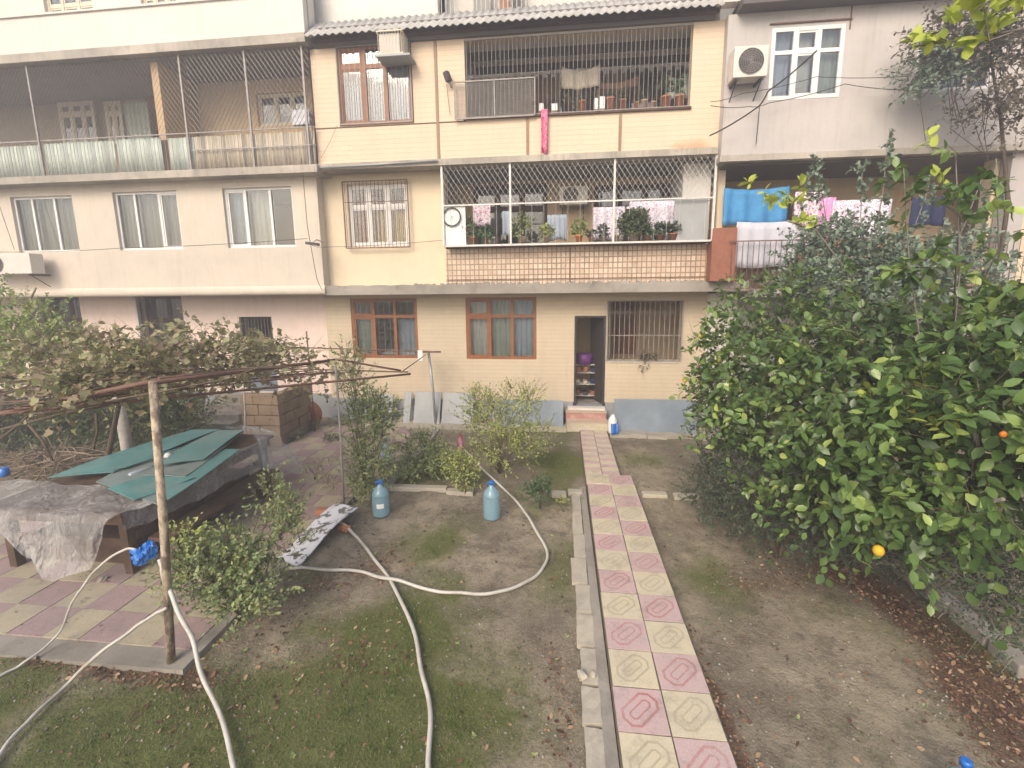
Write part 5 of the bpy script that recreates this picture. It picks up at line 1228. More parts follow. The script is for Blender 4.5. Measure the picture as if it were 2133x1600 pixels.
# blue bag knot
t = thing('plastic_bag', bagc, 'crumpled blue plastic bag tying hoses to the peeling post', 'plastic bag')
random.seed(77); m_ = MB()
def blob(c, r, m_, amp=.35, n=12):
    m_.sheet(lambda u, v: tuple(c+np.array([math.cos(2*math.pi*u)*math.sin(math.pi*v)*r[0], math.sin(2*math.pi*u)*math.sin(math.pi*v)*r[1], math.cos(math.pi*v)*r[2]])*(1+amp*math.sin(7*2*math.pi*u+9*v)*.5+amp*math.sin(3*2*math.pi*u+11*v)*.6)), n*2, n, smooth=False)
blob(bagc+np.array([-.01, -.03, .0]), (.10, .06, .055), m_); blob(bagc+np.array([.07, -.03, .06]), (.05, .04, .06), m_); blob(bagc+np.array([-.05, -.04, -.055]), (.06, .03, .045), m_)
m_.build('bag', M['bluebag'], t)
MB().lathe(P(278, 1148, 3.42), [(.016, 0), (.019, .02), (.019, .06), (.015, .07)], 8, (1, 0, 0)).build('hose_joint', M['beige_plastic'], t)
# white battered board
A, B, C_, D = G(695, 1052, .05), G(745, 1055, .12), G(622, 1178, -.02), G(578, 1165, -.03)
def f(u, v):
    p = (A+(B-A)*u)*(1-v)+(D+(C_-D)*u)*v; return p+np.array([0, 0, .03*math.sin(math.pi*v)+.02*math.sin(5*u+7*v)])
def battered():
    m, nt, bs = nodes('flaking white board'); g_ = N(nt, 'NewGeometry').outputs['Position']
    c = mix(nt, ramp(nt, noise(nt, g_, 8, 7, .65), .52, .56), (.66, .66, .70), (.13, .13, .12))
    L(nt, c, bs.inputs['Base Color']); bs.inputs['Roughness'].default_value = .5; return m
piece('scrap_board', battered(), 'battered white painted board lying tilted on the soil', 'board', MB().sheet(f, 6, 10, smooth=False), solid=.015)
c = G(672, 1068, .0); o = piece('broken_brick', M['terracotta'], 'piece of brick at the upper end of the white board', 'brick', MB().obox(c+np.array([0, 0, .02]), (.09, .02, 0), (-.01, .05, 0), (0, 0, .045)), bevel=.01)
c = G(718, 1100, .0); piece('broken_brick', M['terracotta'], 'orange brick piece under the near hose end', 'brick', MB().obox(c+np.array([0, 0, .0]), (.08, -.03, 0), (.02, .04, 0), (0, 0, .035)), bevel=.01)

# ================================================================== water bottles
def big_bottle(c, h, label, cap='bluebag', mat=None, s=1.0, lean=(0, 0, 1), tagn=True):
    t = thing('water_bottle', c, label, 'water bottle', 'big plastic water bottles in the garden')
    R_ = .13*s; pr = [(R_*.86, 0), (R_, .03)]
    for i in range(9): z = .03+.036*(i+.5)*h/.5; pr += [(R_*1.0, z-.010), (R_*.95, z), (R_*1.0, z+.010)]
    zt_ = pr[-1][1]; pr += [(R_*.97, zt_+.03), (R_*.80, zt_+.08), (R_*.5, zt_+.125), (R_*.30, zt_+.15), (R_*.27, zt_+.19)]
    MB().lathe(c, pr, 24, lean).build('body', mat or M['water'], t)
    ax = np.array(lean, float); ax /= np.linalg.norm(ax)
    MB().lathe(np.array(c)+ax*(zt_+.185), [(R_*.33, 0), (R_*.33, .035), (R_*.25, .045)], 14, lean).build('cap', M[cap], t)
    mm = MB(); cc = np.array(c)+ax*(zt_+.14); mm.tube([cc+np.array([-.05*s, 0, 0]), cc+np.array([-.06*s, -.02, .05*s]), cc+np.array([0, -.05*s, .09*s]), cc+np.array([.06*s, -.02, .05*s]), cc+np.array([.05*s, 0, 0])], .009*s, 5); mm.build('handle', M[cap], t)
    if tagn:
        x_ = R_*1.02; z_ = .16*s
        mm = MB(); mm.sheet(lambda u, v: (c[0]+x_*math.sin(-.1+.8*u), c[1]-x_*math.cos(-.1+.8*u), c[2]+z_+.07*v), 5, 1); mm.build('label_patch', M['white_plastic'], t)
    return t
c = G(795, 1072, -.05); big_bottle(c, .46, 'blue water bottle standing left, below the tall rose bush')
c = G(1025, 1078, -.05); big_bottle(c, .50, 'blue water bottle standing right, behind the looping hose', tagn=False)
c = G(806, 965, -.05); big_bottle(c, .40, 'small faded bottle hidden behind the tall rose bush', mat=M['bottle'], s=.85, tagn=False)
c = G(960, 942, -.05); big_bottle(c, .22, 'bottle with red label lying upright at the end of the looping hose', cap='red', mat=simple('red and white bottle', (.42, .12, .16), .35, scale=14, dirt=(.55, .5, .55), dirt_amt=1.), s=.62, tagn=False)
c = G(1195-237, 905, -.05)
c = G(2013, 1586, .30); big_bottle(np.array([c[0]+.0, c[1], -.08]), .20, 'blue capped bottle cut off at the lower right edge', s=.75, tagn=False)
t = None
# dark things in the doorway
c = (md[0]+.32, 11.65, zw0-.1); t = thing('shoe_rack', c, 'cluttered shoe rack inside the open doorway', 'rack')
m_ = MB()
for x in (c[0]-.3, c[0]+.3):
    for y in (11.45, 11.75): m_.tube([(x, y, c[2]), (x, y, c[2]+.95)], .012, 5)
for z in (.12, .42, .72, .93): m_.box(c[0]-.3, c[0]+.3, 11.45, 11.75, c[2]+z, c[2]+z+.012)
m_.build('frame', M['white_metal'], t)
random.seed(5)
for z in (.13, .43, .73):
    for i in range(3):
        x = c[0]-.2+.19*i; m_ = MB(); m_.box(x-.06, x+.06, 11.47, 11.70, c[2]+z+.004, c[2]+z+random.uniform(.08, .16), .015); m_.build('shoe', M[random.choice(['black', 'wood', 'navy', 'beige_plastic', 'rust_red'])], t, bevel=.02)
m_ = MB(); m_.lathe((c[0]-.05, 11.60, c[2]+.945), [(.20, 0), (.24, .02), (.22, .25), (.18, .27)], 14); tag(m_.build('laundry_basket', M['purple']), 'purple basket on top of the shoe rack in the doorway', 'basket')
t = MB().lathe(((mo[0]+mo[1])/2+.1, 11.25, mo[2]), [(.10, 0), (.12, .12), (.13, .13)], 12).build('window_box', M['wood_dark']); tag(t, 'dark bowl standing on the veranda sill', 'bowl')
tpl = thing('trailing_plant', P(1345, 752, 10.9), 'trailing plant hanging through the bars of the veranda', 'plant')
crown([(P(1345, 742, 10.95), (.32, .08, .10), 50)], .05, LEAF2, LM['vine_dry'], tpl, twig=.12, per=6, up=0, shell=.1, name='foliage', tmat=M['bark'])
crown([(P(1340, 762, 10.93), (.12, .04, .12), 12)], .045, LEAF2, LM['vine_dry'], tpl, twig=.1, per=5, up=-.5, shell=.1, name='foliage')
# ================================================================== PLANTS
def plant(name, base, label, cat, group=None): return thing(name, base, label, cat, group)
RG = 'rose bushes in the flower beds'
def S(x, y, Y): return P(x, y, Y)
# citrus tree, right foreground
ct = plant('citrus_tree', (4.0, 4.9, -.05), 'big citrus tree with glossy leaves filling the right side', 'tree')
cb = [(S(1570, 760, 6.1), (.75, .7, .75), 300), (S(1620, 660, 6.3), (.7, .7, .55), 210), (S(1730, 790, 5.3), (.9, .8, .9), 420), (S(1520, 850, 6.2), (.35, .4, .45), 80),
      (S(1880, 820, 4.5), (.85, .7, .85), 360, 1.05), (S(1800, 980, 4.3), (.5, .5, .42), 120, 1.25), (S(2030, 900, 3.6), (.62, .55, .6), 200, 1.15), (S(1640, 980, 5.4), (.5, .5, .4), 120),
      (S(2090, 1040, 3.3), (.42, .4, .26), 70, 1.1), (S(1960, 1010, 3.9), (.4, .4, .24), 40, 1.0), (S(1980, 730, 4.8), (.9, .8, .5), 280, 1.0), (S(2110, 690, 4.2), (.6, .6, .42), 130, 1.2), (S(2180, 780, 3.6), (.6, .5, .7), 160, 1.15), (S(1830, 1075, 4.0), (.22, .25, .22), 30, 1.25), (S(1690, 1060, 4.6), (.22, .25, .14), 22)]
def shoot(x0, y0, x1, y1, Y0, Y1, k): return (S(x0, y0, Y0), S(x1, y1, Y1), k)
sh = [shoot(1900, 500, 1880, 350, 4.2, 4.0, 5), shoot(2010, 500, 1990, 310, 4.0, 3.8, 6), shoot(2080, 500, 2075, 330, 3.8, 3.6, 3), shoot(1930, 400, 2133, 350, 4, 3.4, 4), shoot(2133, 520, 1830, 580, 3.4, 4.2, 9),
      shoot(1870, 540, 2133, 480, 4.4, 3.5, 6), shoot(1780, 640, 1770, 560, 5, 5, 8), shoot(2060, 560, 2055, 430, 4.4, 4.4, 4)]
crown(cb, .100, LEAF8, LM['citrus'], ct, twig=.34, per=9, up=.15, shell=.30, droop=.6, gap=.14, gap_s=2.3, tmat=M['bark'], shoots=sh)
sh2 = [shoot(1700, 480, 1590, 400, 5.4, 5.2, 7), shoot(1660, 430, 1625, 370, 5.2, 5.2, 4), shoot(1640, 440, 1560, 395, 5.2, 5.1, 4), shoot(2133, 60, 1900, 95, 2.9, 3.3, 6), shoot(2060, 80, 2050, 0, 3., 3., 4), shoot(1960, 90, 1955, 55, 3.2, 3.2, 2), shoot(2133, 20, 2080, -30, 2.9, 2.9, 5)]
crown([(S(1800, 830, 4.2), .1, 3), (S(1940, 330, 4.0), .08, 2), (S(1500, 760, 6.0), .1, 2), (S(2000, 920, 3.4), .1, 2), (S(1900, 845, 3.9), (.25, .1, .1), 5)], .10, LEAF8, LM['bright'], ct, twig=.16, per=6, up=.5, shell=.2, tmat=M['bark'], shoots=sh2, name='lit_leaves')  # sprays coloured as lit leaves
limbs((4.0, 4.9, -.08), [b[0] for b in cb[:11]], .075, M['bark_grey'], ct)
m_ = MB()
def line(pts, r, mb): mb.tube(pts, r if hasattr(r, '__len__') else [r*(1-.5*i/(len(pts)-1)) for i in range(len(pts))], 5)
line([S(1640, 460, 5.3), S(1700, 480, 5.4), S(1790, 600, 5.2)], .012, m_); line([S(2250, 70, 2.6), S(2133, 60, 2.9), S(2040, 78, 3.1), S(1900, 97, 3.3)], .010, m_); line([S(2250, 20, 2.8), S(2060, 85, 3.), S(2050, 10, 3.)], .008, m_)
line([cb[9][0], S(1895, 560, 4.2), S(1888, 460, 4.1), S(1882, 350, 4.0)], .007, m_); line([cb[9][0], S(2000, 560, 4.1), S(1990, 310, 3.8)], .007, m_); line([cb[10][0], S(2080, 520, 3.8), S(2075, 330, 3.6)], .006, m_); line([cb[10][0], S(2000, 450, 4.0), S(1930, 400, 4.)], .009, m_)
line([S(1785, 730, 4.7), S(1800, 760, 4.5), S(1790, 775, 4.4)], .008, m_); line([S(1877, 800, 4.0), S(1880, 835, 3.9), S(1865, 850, 3.85)], .009, m_); line([S(1880, 835, 3.9), S(1895, 880, 3.8)], .006, m_)
line([S(2300, 200, 2.6), S(2250, 70, 2.6), S(2250, 20, 2.8)], .014, m_); line([S(2300, 800, 3.2), S(2300, 500, 2.9), S(2300, 200, 2.6)], .02, m_)
m_.build('branches', M['bark_grey'], ct)
GF = 'fruit hanging in the citrus tree'
def fruit(x, y, Y, r, mat, label):
    c = S(x, y, Y); o = MB().lathe(c-np.array([0, 0, r]), [(r*math.sin(a)*(1 if a < 3 else .6)+.0005, r-r*math.cos(a)*1.08) for a in np.linspace(0, math.pi, 9)], 14).build('citrus_fruit', M[mat]); tag(o, label, 'fruit', GF)
fruit(1830, 1147, 3.72, .042, 'yellow_fruit', 'bright yellow lemon hanging lowest at the foot of the tree')
fruit(1753, 745, 4.75, .045, 'orange_fruit', 'orange fruit half hidden among the upper leaves')
fruit(1427, 791, 6.3, .04, 'yellow_fruit', 'small yellow fruit at the left tip of the tree')
fruit(1459, 701, 6.2, .03, 'yellow_fruit', 'yellow fruit at the upper left of the tree')
fruit(2090, 905, 3.15, .020, 'orange_fruit', 'dull orange fruit near the right edge')
# dark small leaved shrub below it
ds = plant('dark_shrub', (*G(1620, 1165)[:2], -.05), 'dark dense small leaved shrub below the citrus tree', 'shrub')
crown([(S(1600, 1020, 5.9), (.75, .7, .72), 900), (S(1510, 940, 6.4), (.42, .5, .7), 420), (S(1740, 1080, 5.2), (.7, .6, .42), 520), (S(1480, 1010, 6.3), (.3, .4, .45), 200), (S(1500, 830, 6.6), (.4, .4, .5), 240)], .042, LEAF2, LM['dark'], ds, twig=.20, per=11, up=.2, shell=.25, gap=.2, gap_s=2.5, tmat=M['bark'])
limbs((*G(1620, 1150)[:2], -.06), [S(1600, 1000, 5.9), S(1520, 950, 6.3), S(1720, 1060, 5.3), S(1650, 960, 5.9)], .04, M['bark'], ds)
dr_ = plant('thorny_shrub', (*G(2010, 1240)[:2], -.05), 'dark thorny shrub with bare pale twigs at the right edge', 'shrub')
crown([(S(1990, 1130, 4.2), (.65, .5, .36), 420), (S(2120, 1170, 3.7), (.5, .4, .40), 380), (S(2110, 1300, 3.6), (.3, .3, .25), 120), (S(1900, 1110, 4.9), (.5, .4, .30), 240)], .036, LEAF2, LM['dark'], dr_, twig=.22, per=9, up=.25, shell=.1, tmat=M['bark_grey'])
m_ = MB(); random.seed(3)
for i in range(46):
    a = S(random.uniform(1900, 2130), random.uniform(1130, 1290), random.uniform(3.7, 4.3)); m_.tube([a, a+np.array([random.uniform(-.15, .15), random.uniform(-.1, .1), random.uniform(.03, .3)]), a+np.array([random.uniform(-.25, .25), random.uniform(-.1, .1), random.uniform(.1, .45)])], .0045, 4)
m_.build('bare_twigs', M['bark_grey'], dr_)
# silvery shrub behind
ss = plant('silvery_shrub', (*S(1770, 900, 7.3)[:2], -.05), 'grey green wispy shrub rising behind the citrus tree', 'shrub')
crown([(S(1740, 520, 7.4), (.75, .6, .42), 300), (S(1850, 570, 7.2), (.8, .6, .5), 320), (S(1680, 610, 7.2), (.5, .5, .4), 200), (S(1960, 560, 7.), (.7, .6, .5), 240), (S(1770, 640, 7), (.9, .6, .4), 260), (S(1760, 800, 7.2), (1., .7, .9), 240)], .075, LEAF2, LM['silver'], ss, twig=.22, per=12, up=.6, shell=.1, tmat=M['bark_grey'],
      shoots=[shoot(1710, 440, 1702, 335, 7.4, 7.4, 16), shoot(1800, 430, 1795, 345, 7.2, 7.2, 12), shoot(1850, 470, 1848, 292, 7.2, 7.2, 18), shoot(1670, 460, 1690, 350, 7.4, 7.4, 12), shoot(1925, 480, 1935, 380, 7, 7, 12), shoot(2045, 480, 2050, 420, 6.8, 6.8, 6)])
limbs((*S(1770, 900, 7.3)[:2], -.06), [S(1703, 345, 7.4), S(1848, 295, 7.2), S(1796, 350, 7.2), S(1690, 600, 7.2), S(1935, 390, 7.), S(2050, 360, 6.8), S(1960, 560, 7)], .022, M['bark_grey'], ss)
# creeper hanging at the top right
cr = plant('hanging_creeper', (*S(2080, 600, 9.3)[:2], -.05), 'dull brownish creeper hanging over the grey upper wall', 'creeper')
crown([(S(1960, 70, 9.3), (.55, .3, .34), 90), (S(2050, 50, 9.0), (.7, .4, .5), 190), (S(2110, 110, 8.8), (.5, .4, .6), 130)], .075, LEAF2, LM['vine_dry'], cr, twig=.34, per=10, up=-.1, shell=.05, tmat=M['bark'])
crown([(S(1985, 120, 9.2), (.75, .3, .24), 150), (S(1925, 150, 9.2), (.35, .3, .20), 50)], .075, LEAF2, LM['silver'], cr, twig=.34, per=9, up=-.2, shell=.05, tmat=M['bark'], name='green_leaves')
crown([(S(2080, 210, 9.1), (.8, .3, .25), 110), (S(2110, 250, 9.), (.5, .3, .4), 50)], .07, LEAF2, LM['vine_dry'], cr, twig=.3, per=8, up=-.3, shell=.05, tmat=M['bark'], name='dry_leaves')
m_ = MB(); random.seed(9)
for i in range(26):
    x = random.uniform(1960, 2133); y = random.uniform(60, 200); a = S(x, y, 9.2); e = S(x+random.uniform(-60, 60), y+random.uniform(60, 170), 9.3); m_.tube([a, (a+e)/2+np.array([random.uniform(-.3, .3), 0, random.uniform(-.1, .2)]), e], .007, 4)
m_.tube([S(2080, 600, 9.3)*np.array([1, 1, 0]), S(2100, 420, 9.3), S(2085, 250, 9.2), S(2060, 100, 9.1)], [.04, .035, .025, .015], 6)
m_.build('stems', M['bark'], cr)
# grape vine over the pergola
vn = plant('grape_vine', (-6.6, 5.6, -.05), 'grape vine with yellowing leaves spread over the pergola pipes', 'vine')
vb_ = []
for x, y, Y, rx, rz, k in ((30, 770, 4.2, .7, .26, 130), (150, 755, 4.4, .7, .24, 140), (270, 745, 4.6, .7, .22, 150), (390, 745, 5.0, .7, .26, 190), (500, 745, 5.4, .7, .24, 170), (590, 745, 5.8, .5, .22, 110), (230, 740, 5.6, .8, .2, 120), (420, 715, 6.0, .7, .26, 150),
                    (380, 690, 6.4, .35, .28, 50), (290, 712, 6.2, .35, .25, 45), (560, 720, 6.6, .6, .16, 80), (640, 740, 6.4, .25, .18, 26), (80, 815, 4.2, .6, .12, 30), (0, 720, 4.8, .6, .3, 90), (100, 730, 5, .5, .2, 70)):
    vb_.append((S(x, y, Y), (rx, .6, rz), int(k*.8)))
for x, y, Y, k in ((-20, 800, 3.6, 40), (60, 800, 3.6, 45), (150, 795, 3.7, 45), (230, 780, 3.7, 40), (300, 765, 3.9, 40), (400, 765, 4.4, 45), (480, 765, 4.8, 45), (560, 765, 5.2, 40), (640, 765, 5.8, 26), (690, 770, 6.3, 16), (520, 790, 5.2, 20), (600, 800, 6.2, 16)):
    vb_.append((S(x, y, Y), (.38, .25, .15), k))
crown(vb_, .062, VINE, LM['vine'], vn, gap=.42, gap_s=2.6, twig=.30, per=6, up=.15, shell=.05, droop=.3, tmat=M['bark'], name='leaves')
m_ = MB(); random.seed(12)
for i in range(60):
    y0 = random.uniform(780, 870); x0 = random.uniform(-80, 250); Y0 = random.uniform(3.4, 5.5); Y1 = Y0+random.uniform(0, 1.2); x1 = x0+random.uniform(150, 420)
    a = S(x0, y0-x0*.05, Y0); e = S(x1, 830-x1*.12+random.uniform(-22, 12), Y1); m = (a+e)/2
    m_.tube([a, a*.7+e*.3+np.array([0, 0, random.uniform(-.06, .06)]), a*.3+e*.7+np.array([0, 0, random.uniform(-.06, .08)]), e], [.010, .009, .007, .004], 4)
for pts in ([(-20, 900), (60, 880), (170, 850), (240, 800)], [(-30, 860), (90, 862), (160, 830)], [(0, 915), (45, 880), (62, 860), (55, 840)], [(60, 885), (90, 920), (110, 960)], [(200, 860), (203, 895), (195, 935)]):
    m_.tube([S(x, y, 4.6) for x, y in pts], [.018, .015, .012, .008][:len(pts)], 6)
m_.tube([(-6.9, 5.9, -.05), (-6.85, 5.8, .8), S(250, 830, 5.6), S(330, 785, 5.2)], [.05, .04, .03, .02], 7)
m_.build('stems', M['bark'], vn)
# climbing wisps on the right end of the pergola
# left edge tree
lt = plant('leafy_tree', (*S(-40, 1000, 7.2)[:2], -.05), 'light green tree at the left edge against the pink wall', 'tree')
crown([(S(-30, 680, 6.6), (.8, .6, .6), 330), (S(40, 735, 6.4), (.8, .6, .5), 330), (S(80, 665, 6.8), (.30, .4, .30), 50), (S(110, 720, 6.4), (.5, .5, .3), 160), (S(-60, 600, 6.8), (.35, .4, .3), 60)], .07, LEAF2, LM['lefttree'], lt, twig=.24, per=10, up=.2, shell=.1, tmat=M['bark'])
limbs((*S(-40, 1000, 7.2)[:2], -.06), [S(-30, 660, 6.6), S(40, 740, 6.4), S(80, 640, 6.8), S(75, 600, 6.8)], .07, M['bark_grey'], lt)
# dark hedge behind the table
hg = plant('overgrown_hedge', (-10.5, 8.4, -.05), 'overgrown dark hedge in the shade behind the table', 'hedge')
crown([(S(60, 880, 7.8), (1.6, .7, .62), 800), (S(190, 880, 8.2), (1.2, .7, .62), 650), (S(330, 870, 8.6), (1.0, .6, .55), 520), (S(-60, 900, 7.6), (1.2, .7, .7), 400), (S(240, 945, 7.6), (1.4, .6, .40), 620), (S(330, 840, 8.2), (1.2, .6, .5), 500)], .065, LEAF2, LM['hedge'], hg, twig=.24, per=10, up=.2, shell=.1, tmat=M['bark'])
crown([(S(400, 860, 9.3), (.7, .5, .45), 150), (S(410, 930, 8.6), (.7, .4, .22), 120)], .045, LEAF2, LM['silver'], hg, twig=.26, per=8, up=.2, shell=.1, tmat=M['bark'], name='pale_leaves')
bp = plant('brush_pile', (*G(150, 1000, .0)[:2], 0), 'pile of dry cut twigs left of the green boards', 'brush pile')
m_ = MB(); random.seed(15)
for i in range(420):
    a = S(random.gauss(110, 50), random.gauss(965, 13), random.uniform(5.9, 7.2)); d_ = np.array([random.gauss(0, .3), random.gauss(0, .25), random.gauss(0.02, .09)]); m_.tube([a-d_, a+np.array([0, 0, random.uniform(-.03, .05)]), a+d_], random.uniform(.004, .011), 4)
m_.build('twigs', simple('dry twigs', (.27, .21, .15), .9, var=.5, scale=6), bp)
crown([(S(110, 960, 6.5), (1.0, .5, .16), 90)], .06, VINE, LM['vine_dry'], bp, twig=.2, per=6, up=.1, shell=.05, name='dead_leaves')
# rose bushes
def bush(x, y, label, blobs, leaf, lm, nst=9, twig=.2, per=8, r=.010, name='rose_bush', tpl=LEAF2, up=.45, cat='bush', grp=RG):
    b = G(x, y, -.05); t = plant(name, b, label, cat, grp)
    crown([(c_, r_, int(k_*1.35)) for c_, r_, k_ in blobs], leaf*.86, tpl, LM[lm], t, twig=twig, per=per, up=up, shell=.1, gap=.18, gap_s=3.2, tmat=M['bark'])
    tg = []
    for i in range(nst):
        c, rr, k = random.choice(blobs)[:3]; rr = np.array(rr if hasattr(rr, '__len__') else (rr,)*3); tg.append(np.array(c)+rr*RNG.uniform(-.8, .8, 3)+np.array([0, 0, rr[2]*.4]))
    limbs(b+np.array([0, 0, -.01]), tg, r, M['bark'], t, name='stems', wob=.04); return t
Yb = 3.85
nb = bush(500, 1290, 'round rose bush in front of the patio, nearest the camera', [(S(470, 1180, 3.8), (.44, .38, .30), 300), (S(560, 1120, 4.2), (.34, .34, .30), 170), (S(400, 1190, 3.7), (.26, .3, .24), 100), (S(520, 1228, 3.8), (.38, .32, .20), 190), (S(600, 1060, 4.6), (.24, .25, .26), 70), (S(560, 1030, 4.8), (.22, .25, .26), 40)], .052, 'rose', 16, .17, 9)
crown([(S(388, 1115, 3.7), (.15, .12, .10), 26), (S(455, 1115, 3.9), (.08, .1, .06), 8), (S(480, 1165, 3.7), (.08, .06, .08), 10)], .045, LEAF2, LM['rose_yellow'], nb, twig=.12, per=7, up=.3, shell=.1, name='yellow_leaves')
bush(765, 1035, 'tall narrow rose bush between the thin post and the left bottle', [(S(770, 950, 6.8), (.38, .35, .50), 260), (S(770, 870, 6.9), (.45, .35, .40), 260), (S(735, 800, 7.0), (.26, .25, .42), 90), (S(800, 850, 7.0), (.22, .25, .30), 60), (S(720, 740, 7.0), (.18, .2, .3), 30), (S(760, 1010, 6.6), (.30, .3, .25), 90)], .058, 'rose', 14, .2, 9)
bush(1040, 985, 'wide yellowish rose bush beside the tin sheet', [(S(1040, 880, 8.0), (.75, .5, .42), 280), (S(1000, 840, 8.1), (.35, .35, .25), 80), (S(1085, 830, 8.1), (.40, .35, .25), 80), (S(1060, 940, 7.8), (.7, .4, .28), 200), (S(1120, 905, 8.0), (.4, .35, .22), 50)], .058, 'rose_yellow', 14, .22, 8)
bush(890, 990, 'low green bush between the two big bottles', [(S(880, 935, 7.8), (.42, .35, .30), 230), (S(850, 975, 7.4), (.32, .3, .16), 90), (S(915, 970, 7.5), (.25, .25, .2), 80)], .055, 'rose', 8, .18, 9)
bush(970, 1030, 'small yellow leaved rose in front of the low green bush', [(S(972, 985, 7.0), (.20, .2, .26), 110), (S(945, 965, 7.2), (.18, .2, .2), 60)], .055, 'rose_yellow', 7, .16, 9)
bush(1125, 1060, 'small bluish green weed right of the looping hose', [(S(1120, 1030, 6.4), (.16, .15, .15), 60), (S(1135, 1010, 6.5), (.10, .1, .1), 24)], .05, 'green', 5, .14, 7, .006, 'garden_weed', LEAF8, .6, 'weed', 'small weeds')
bush(1175, 1065, 'pale yellow seedling left of the path kerb', [(S(1170, 1045, 6.4), (.12, .1, .10), 14)], .04, 'rose_yellow', 3, .1, 6, .004, 'garden_weed', LEAF2, .5, 'weed', 'small weeds')
bush(655, 1000, 'sparse twiggy rose at the edge of the patio', [(S(665, 985, 6.4), (.26, .2, .16), 22), (S(690, 1010, 6.2), (.15, .15, .15), 12)], .04, 'rose_yellow', 5, .16, 6, .005)
bush(690, 912, 'low green patch of weeds on the patio behind the thin post', [(G(690, 912, .04)+np.array([0, 0, 0]), (.32, .25, .05), 60)], .04, 'green', 3, .08, 7, .004, 'garden_weed', LEAF2, .3, 'weed', 'small weeds')
bush(600, 912, 'weeds along the drum and the white post', [(G(600, 908, .06), (.40, .25, .09), 90), (G(660, 885, .1), (.3, .2, .1), 40)], .045, 'silver', 3, .1, 7, .004, 'garden_weed', LEAF2, .3, 'weed', 'small weeds')
# broadleaf weeds pressed into the soil
wq = []
random.seed(44)
for i in range(70):
    x_, y_ = random.uniform(-3.1, .1), random.uniform(2.0, 7.5)
    if i % 4 == 0: x_, y_ = random.uniform(1.4, 3.2), random.uniform(2.2, 9.5)
    wq += [(x_, y_, random.uniform(0, 6.28))]*random.choice([5, 6, 7, 9])
wq = np.array(wq); an = wq[:, 2]+RNG.random(len(wq))*6.28; dd_ = np.column_stack([np.cos(an), np.sin(an), .35+.3*RNG.random(len(wq))]); nn_ = np.column_stack([-np.cos(an)*.4, -np.sin(an)*.4, np.ones(len(wq))])
wl = cloud('ground_weeds', np.column_stack([wq[:, 0], wq[:, 1], ground_z(wq[:, 0], wq[:, 1])+.003]), dd_, nn_, .014+.028*RNG.random(len(wq)), LEAF8, LM['rose']); tag(wl, 'small flat leaf rosettes of weeds dotted over the soil', 'weeds', kind='stuff')
# ---- grass and litter
def scatter(dfn, n, x0, x1, y0, y1, thr=0):
    out = []
    got = 0
    while got < n:
        x = RNG.uniform(x0, x1, 60000); y = RNG.uniform(y0, y1, 60000)
        p = dfn(x, y); keep = (RNG.random(60000) < (p-thr)) & ~((x > .2) & (x < 1.27) & (y < 10.4)) & ~((x < -3.34) & (y > 3.2) & (y < 8.2)) & ~((x < -2.9) & (y > 6.6))
        out.append(np.stack([x[keep], y[keep]], 1)); got += keep.sum()
        if len(out) > 60: break
    return np.concatenate(out)[:n]
q = scatter(lambda x, y: grass_density(x, y)**1.3*(1.6/(1+.25*(y-2)))+.02, 95000, -6.5, 5.5, 1.7, 10.2)
tuft = fbm(q[:, 0], q[:, 1], 7., 55)
n = len(q); pos = np.column_stack([q, ground_z(q[:, 0], q[:, 1])-.002]); d = RNG.normal(size=(n, 3))*.55; d[:, 2] = 1; nn = rdir(n); nn[:, 2] *= .2
cloud_ = cloud('grass', pos, d, nn, .012+.022*RNG.random(n)+.06*np.clip(tuft-.55, 0, 1), (np.array([(-.09, 0, 0), (.09, 0, 0), (0, 1, 0)]), np.array([(0, 1, 2)])), LM['grass']); tag(cloud_, 'short moss green grass growing in patches on the soil', 'grass', kind='stuff')
q = scatter(lambda x, y: litter_density(x, y)*.55+.014, 9500, -6.8, 5.5, 1.7, 10.2)
n = len(q); pos = np.column_stack([q, ground_z(q[:, 0], q[:, 1])+.004+.01*RNG.random(n)]); d = RNG.normal(size=(n, 3)); d[:, 2] *= .25; nn = RNG.normal(size=(n, 3))*.35; nn[:, 2] += 1
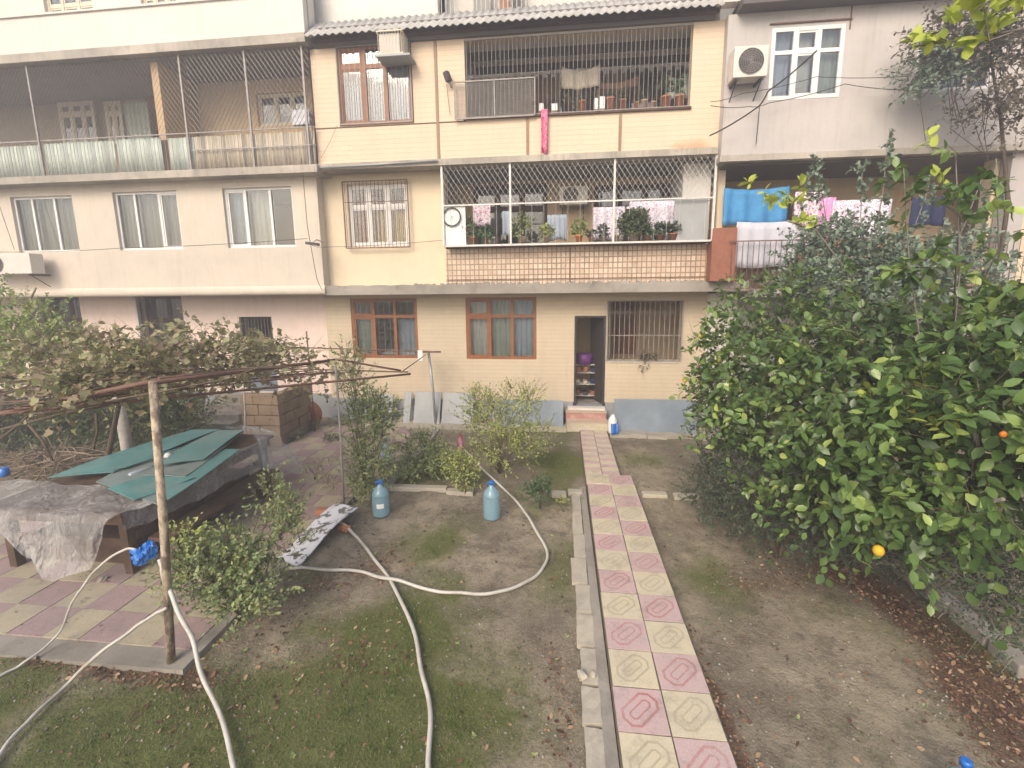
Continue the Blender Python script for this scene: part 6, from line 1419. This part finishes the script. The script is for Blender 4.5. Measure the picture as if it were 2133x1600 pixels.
OCT = (np.array([(1, 0, 0), (0, 1, 0), (-1, 0, 0), (0, -1, 0), (0, 0, .8), (0, 0, -.8)])*.5, np.array([(0, 1, 4), (1, 2, 4), (2, 3, 4), (3, 0, 4), (1, 0, 5), (2, 1, 5), (3, 2, 5), (0, 3, 5)]))
qc = scatter(lambda x, y: .25+.8*fbm(x, y, 1.7, 77)**2+0*x, 16000, -6.8, 5.5, 1.7, 10.2); nc = len(qc)
cc_ = cloud('soil_crumbs', np.column_stack([qc, ground_z(qc[:, 0], qc[:, 1])+.001]), rdir(nc), rdir(nc), .006+.028*RNG.random(nc)**4, OCT, leafmat('soil crumbs', [(.10, .085, .065), (.19, .165, .13), (.27, .24, .20), (.34, .31, .27)], 0, .95, .1)); tag(cc_, 'small clods and pebbles lying on the bare soil', 'soil crumbs', kind='stuff')
cl = cloud('leaf_litter', pos, d, nn, .012+.05*RNG.random(n)**2.6, LEAF8, LM['litter']); tag(cl, 'small dead brown leaves scattered over the soil', 'leaf litter', kind='stuff')
x = RNG.uniform(-6.5, -3.4, 500); y = RNG.uniform(3.3, 9.5, 500)**1
n = 500; pos = np.column_stack([x, y, np.full(n, -.008)]); d = RNG.normal(size=(n, 3)); d[:, 2] *= .1; nn = RNG.normal(size=(n, 3))*.2; nn[:, 2] += 1
cl = cloud('leaf_litter', pos, d, nn, .012+.03*RNG.random(n), LEAF2, LM['litter']); tag(cl, 'sparse dead leaves lying on the patio tiles', 'leaf litter', kind='stuff')

# ------------------------------------------------------------------ thin volume added to imitate lens glare
hz = MB().box(-60, 60, -12, 60, -1.2, 14).build('glare_veil', None)
hm = bpy.data.materials.new('glare_veil'); hm.use_nodes = True; hn = hm.node_tree; hn.nodes.clear()
vo = hn.nodes.new('ShaderNodeVolumePrincipled'); vo.inputs['Color'].default_value = (.92, .92, .94, 1); vo.inputs['Density'].default_value = .016; vo.inputs['Anisotropy'].default_value = .3
ou = hn.nodes.new('ShaderNodeOutputMaterial'); hn.links.new(vo.outputs[0], ou.inputs['Volume'])
hz.data.materials.clear(); hz.data.materials.append(hm); tag(hz, 'thin pale volume added to imitate lens glare', 'glare_veil', kind='stuff')
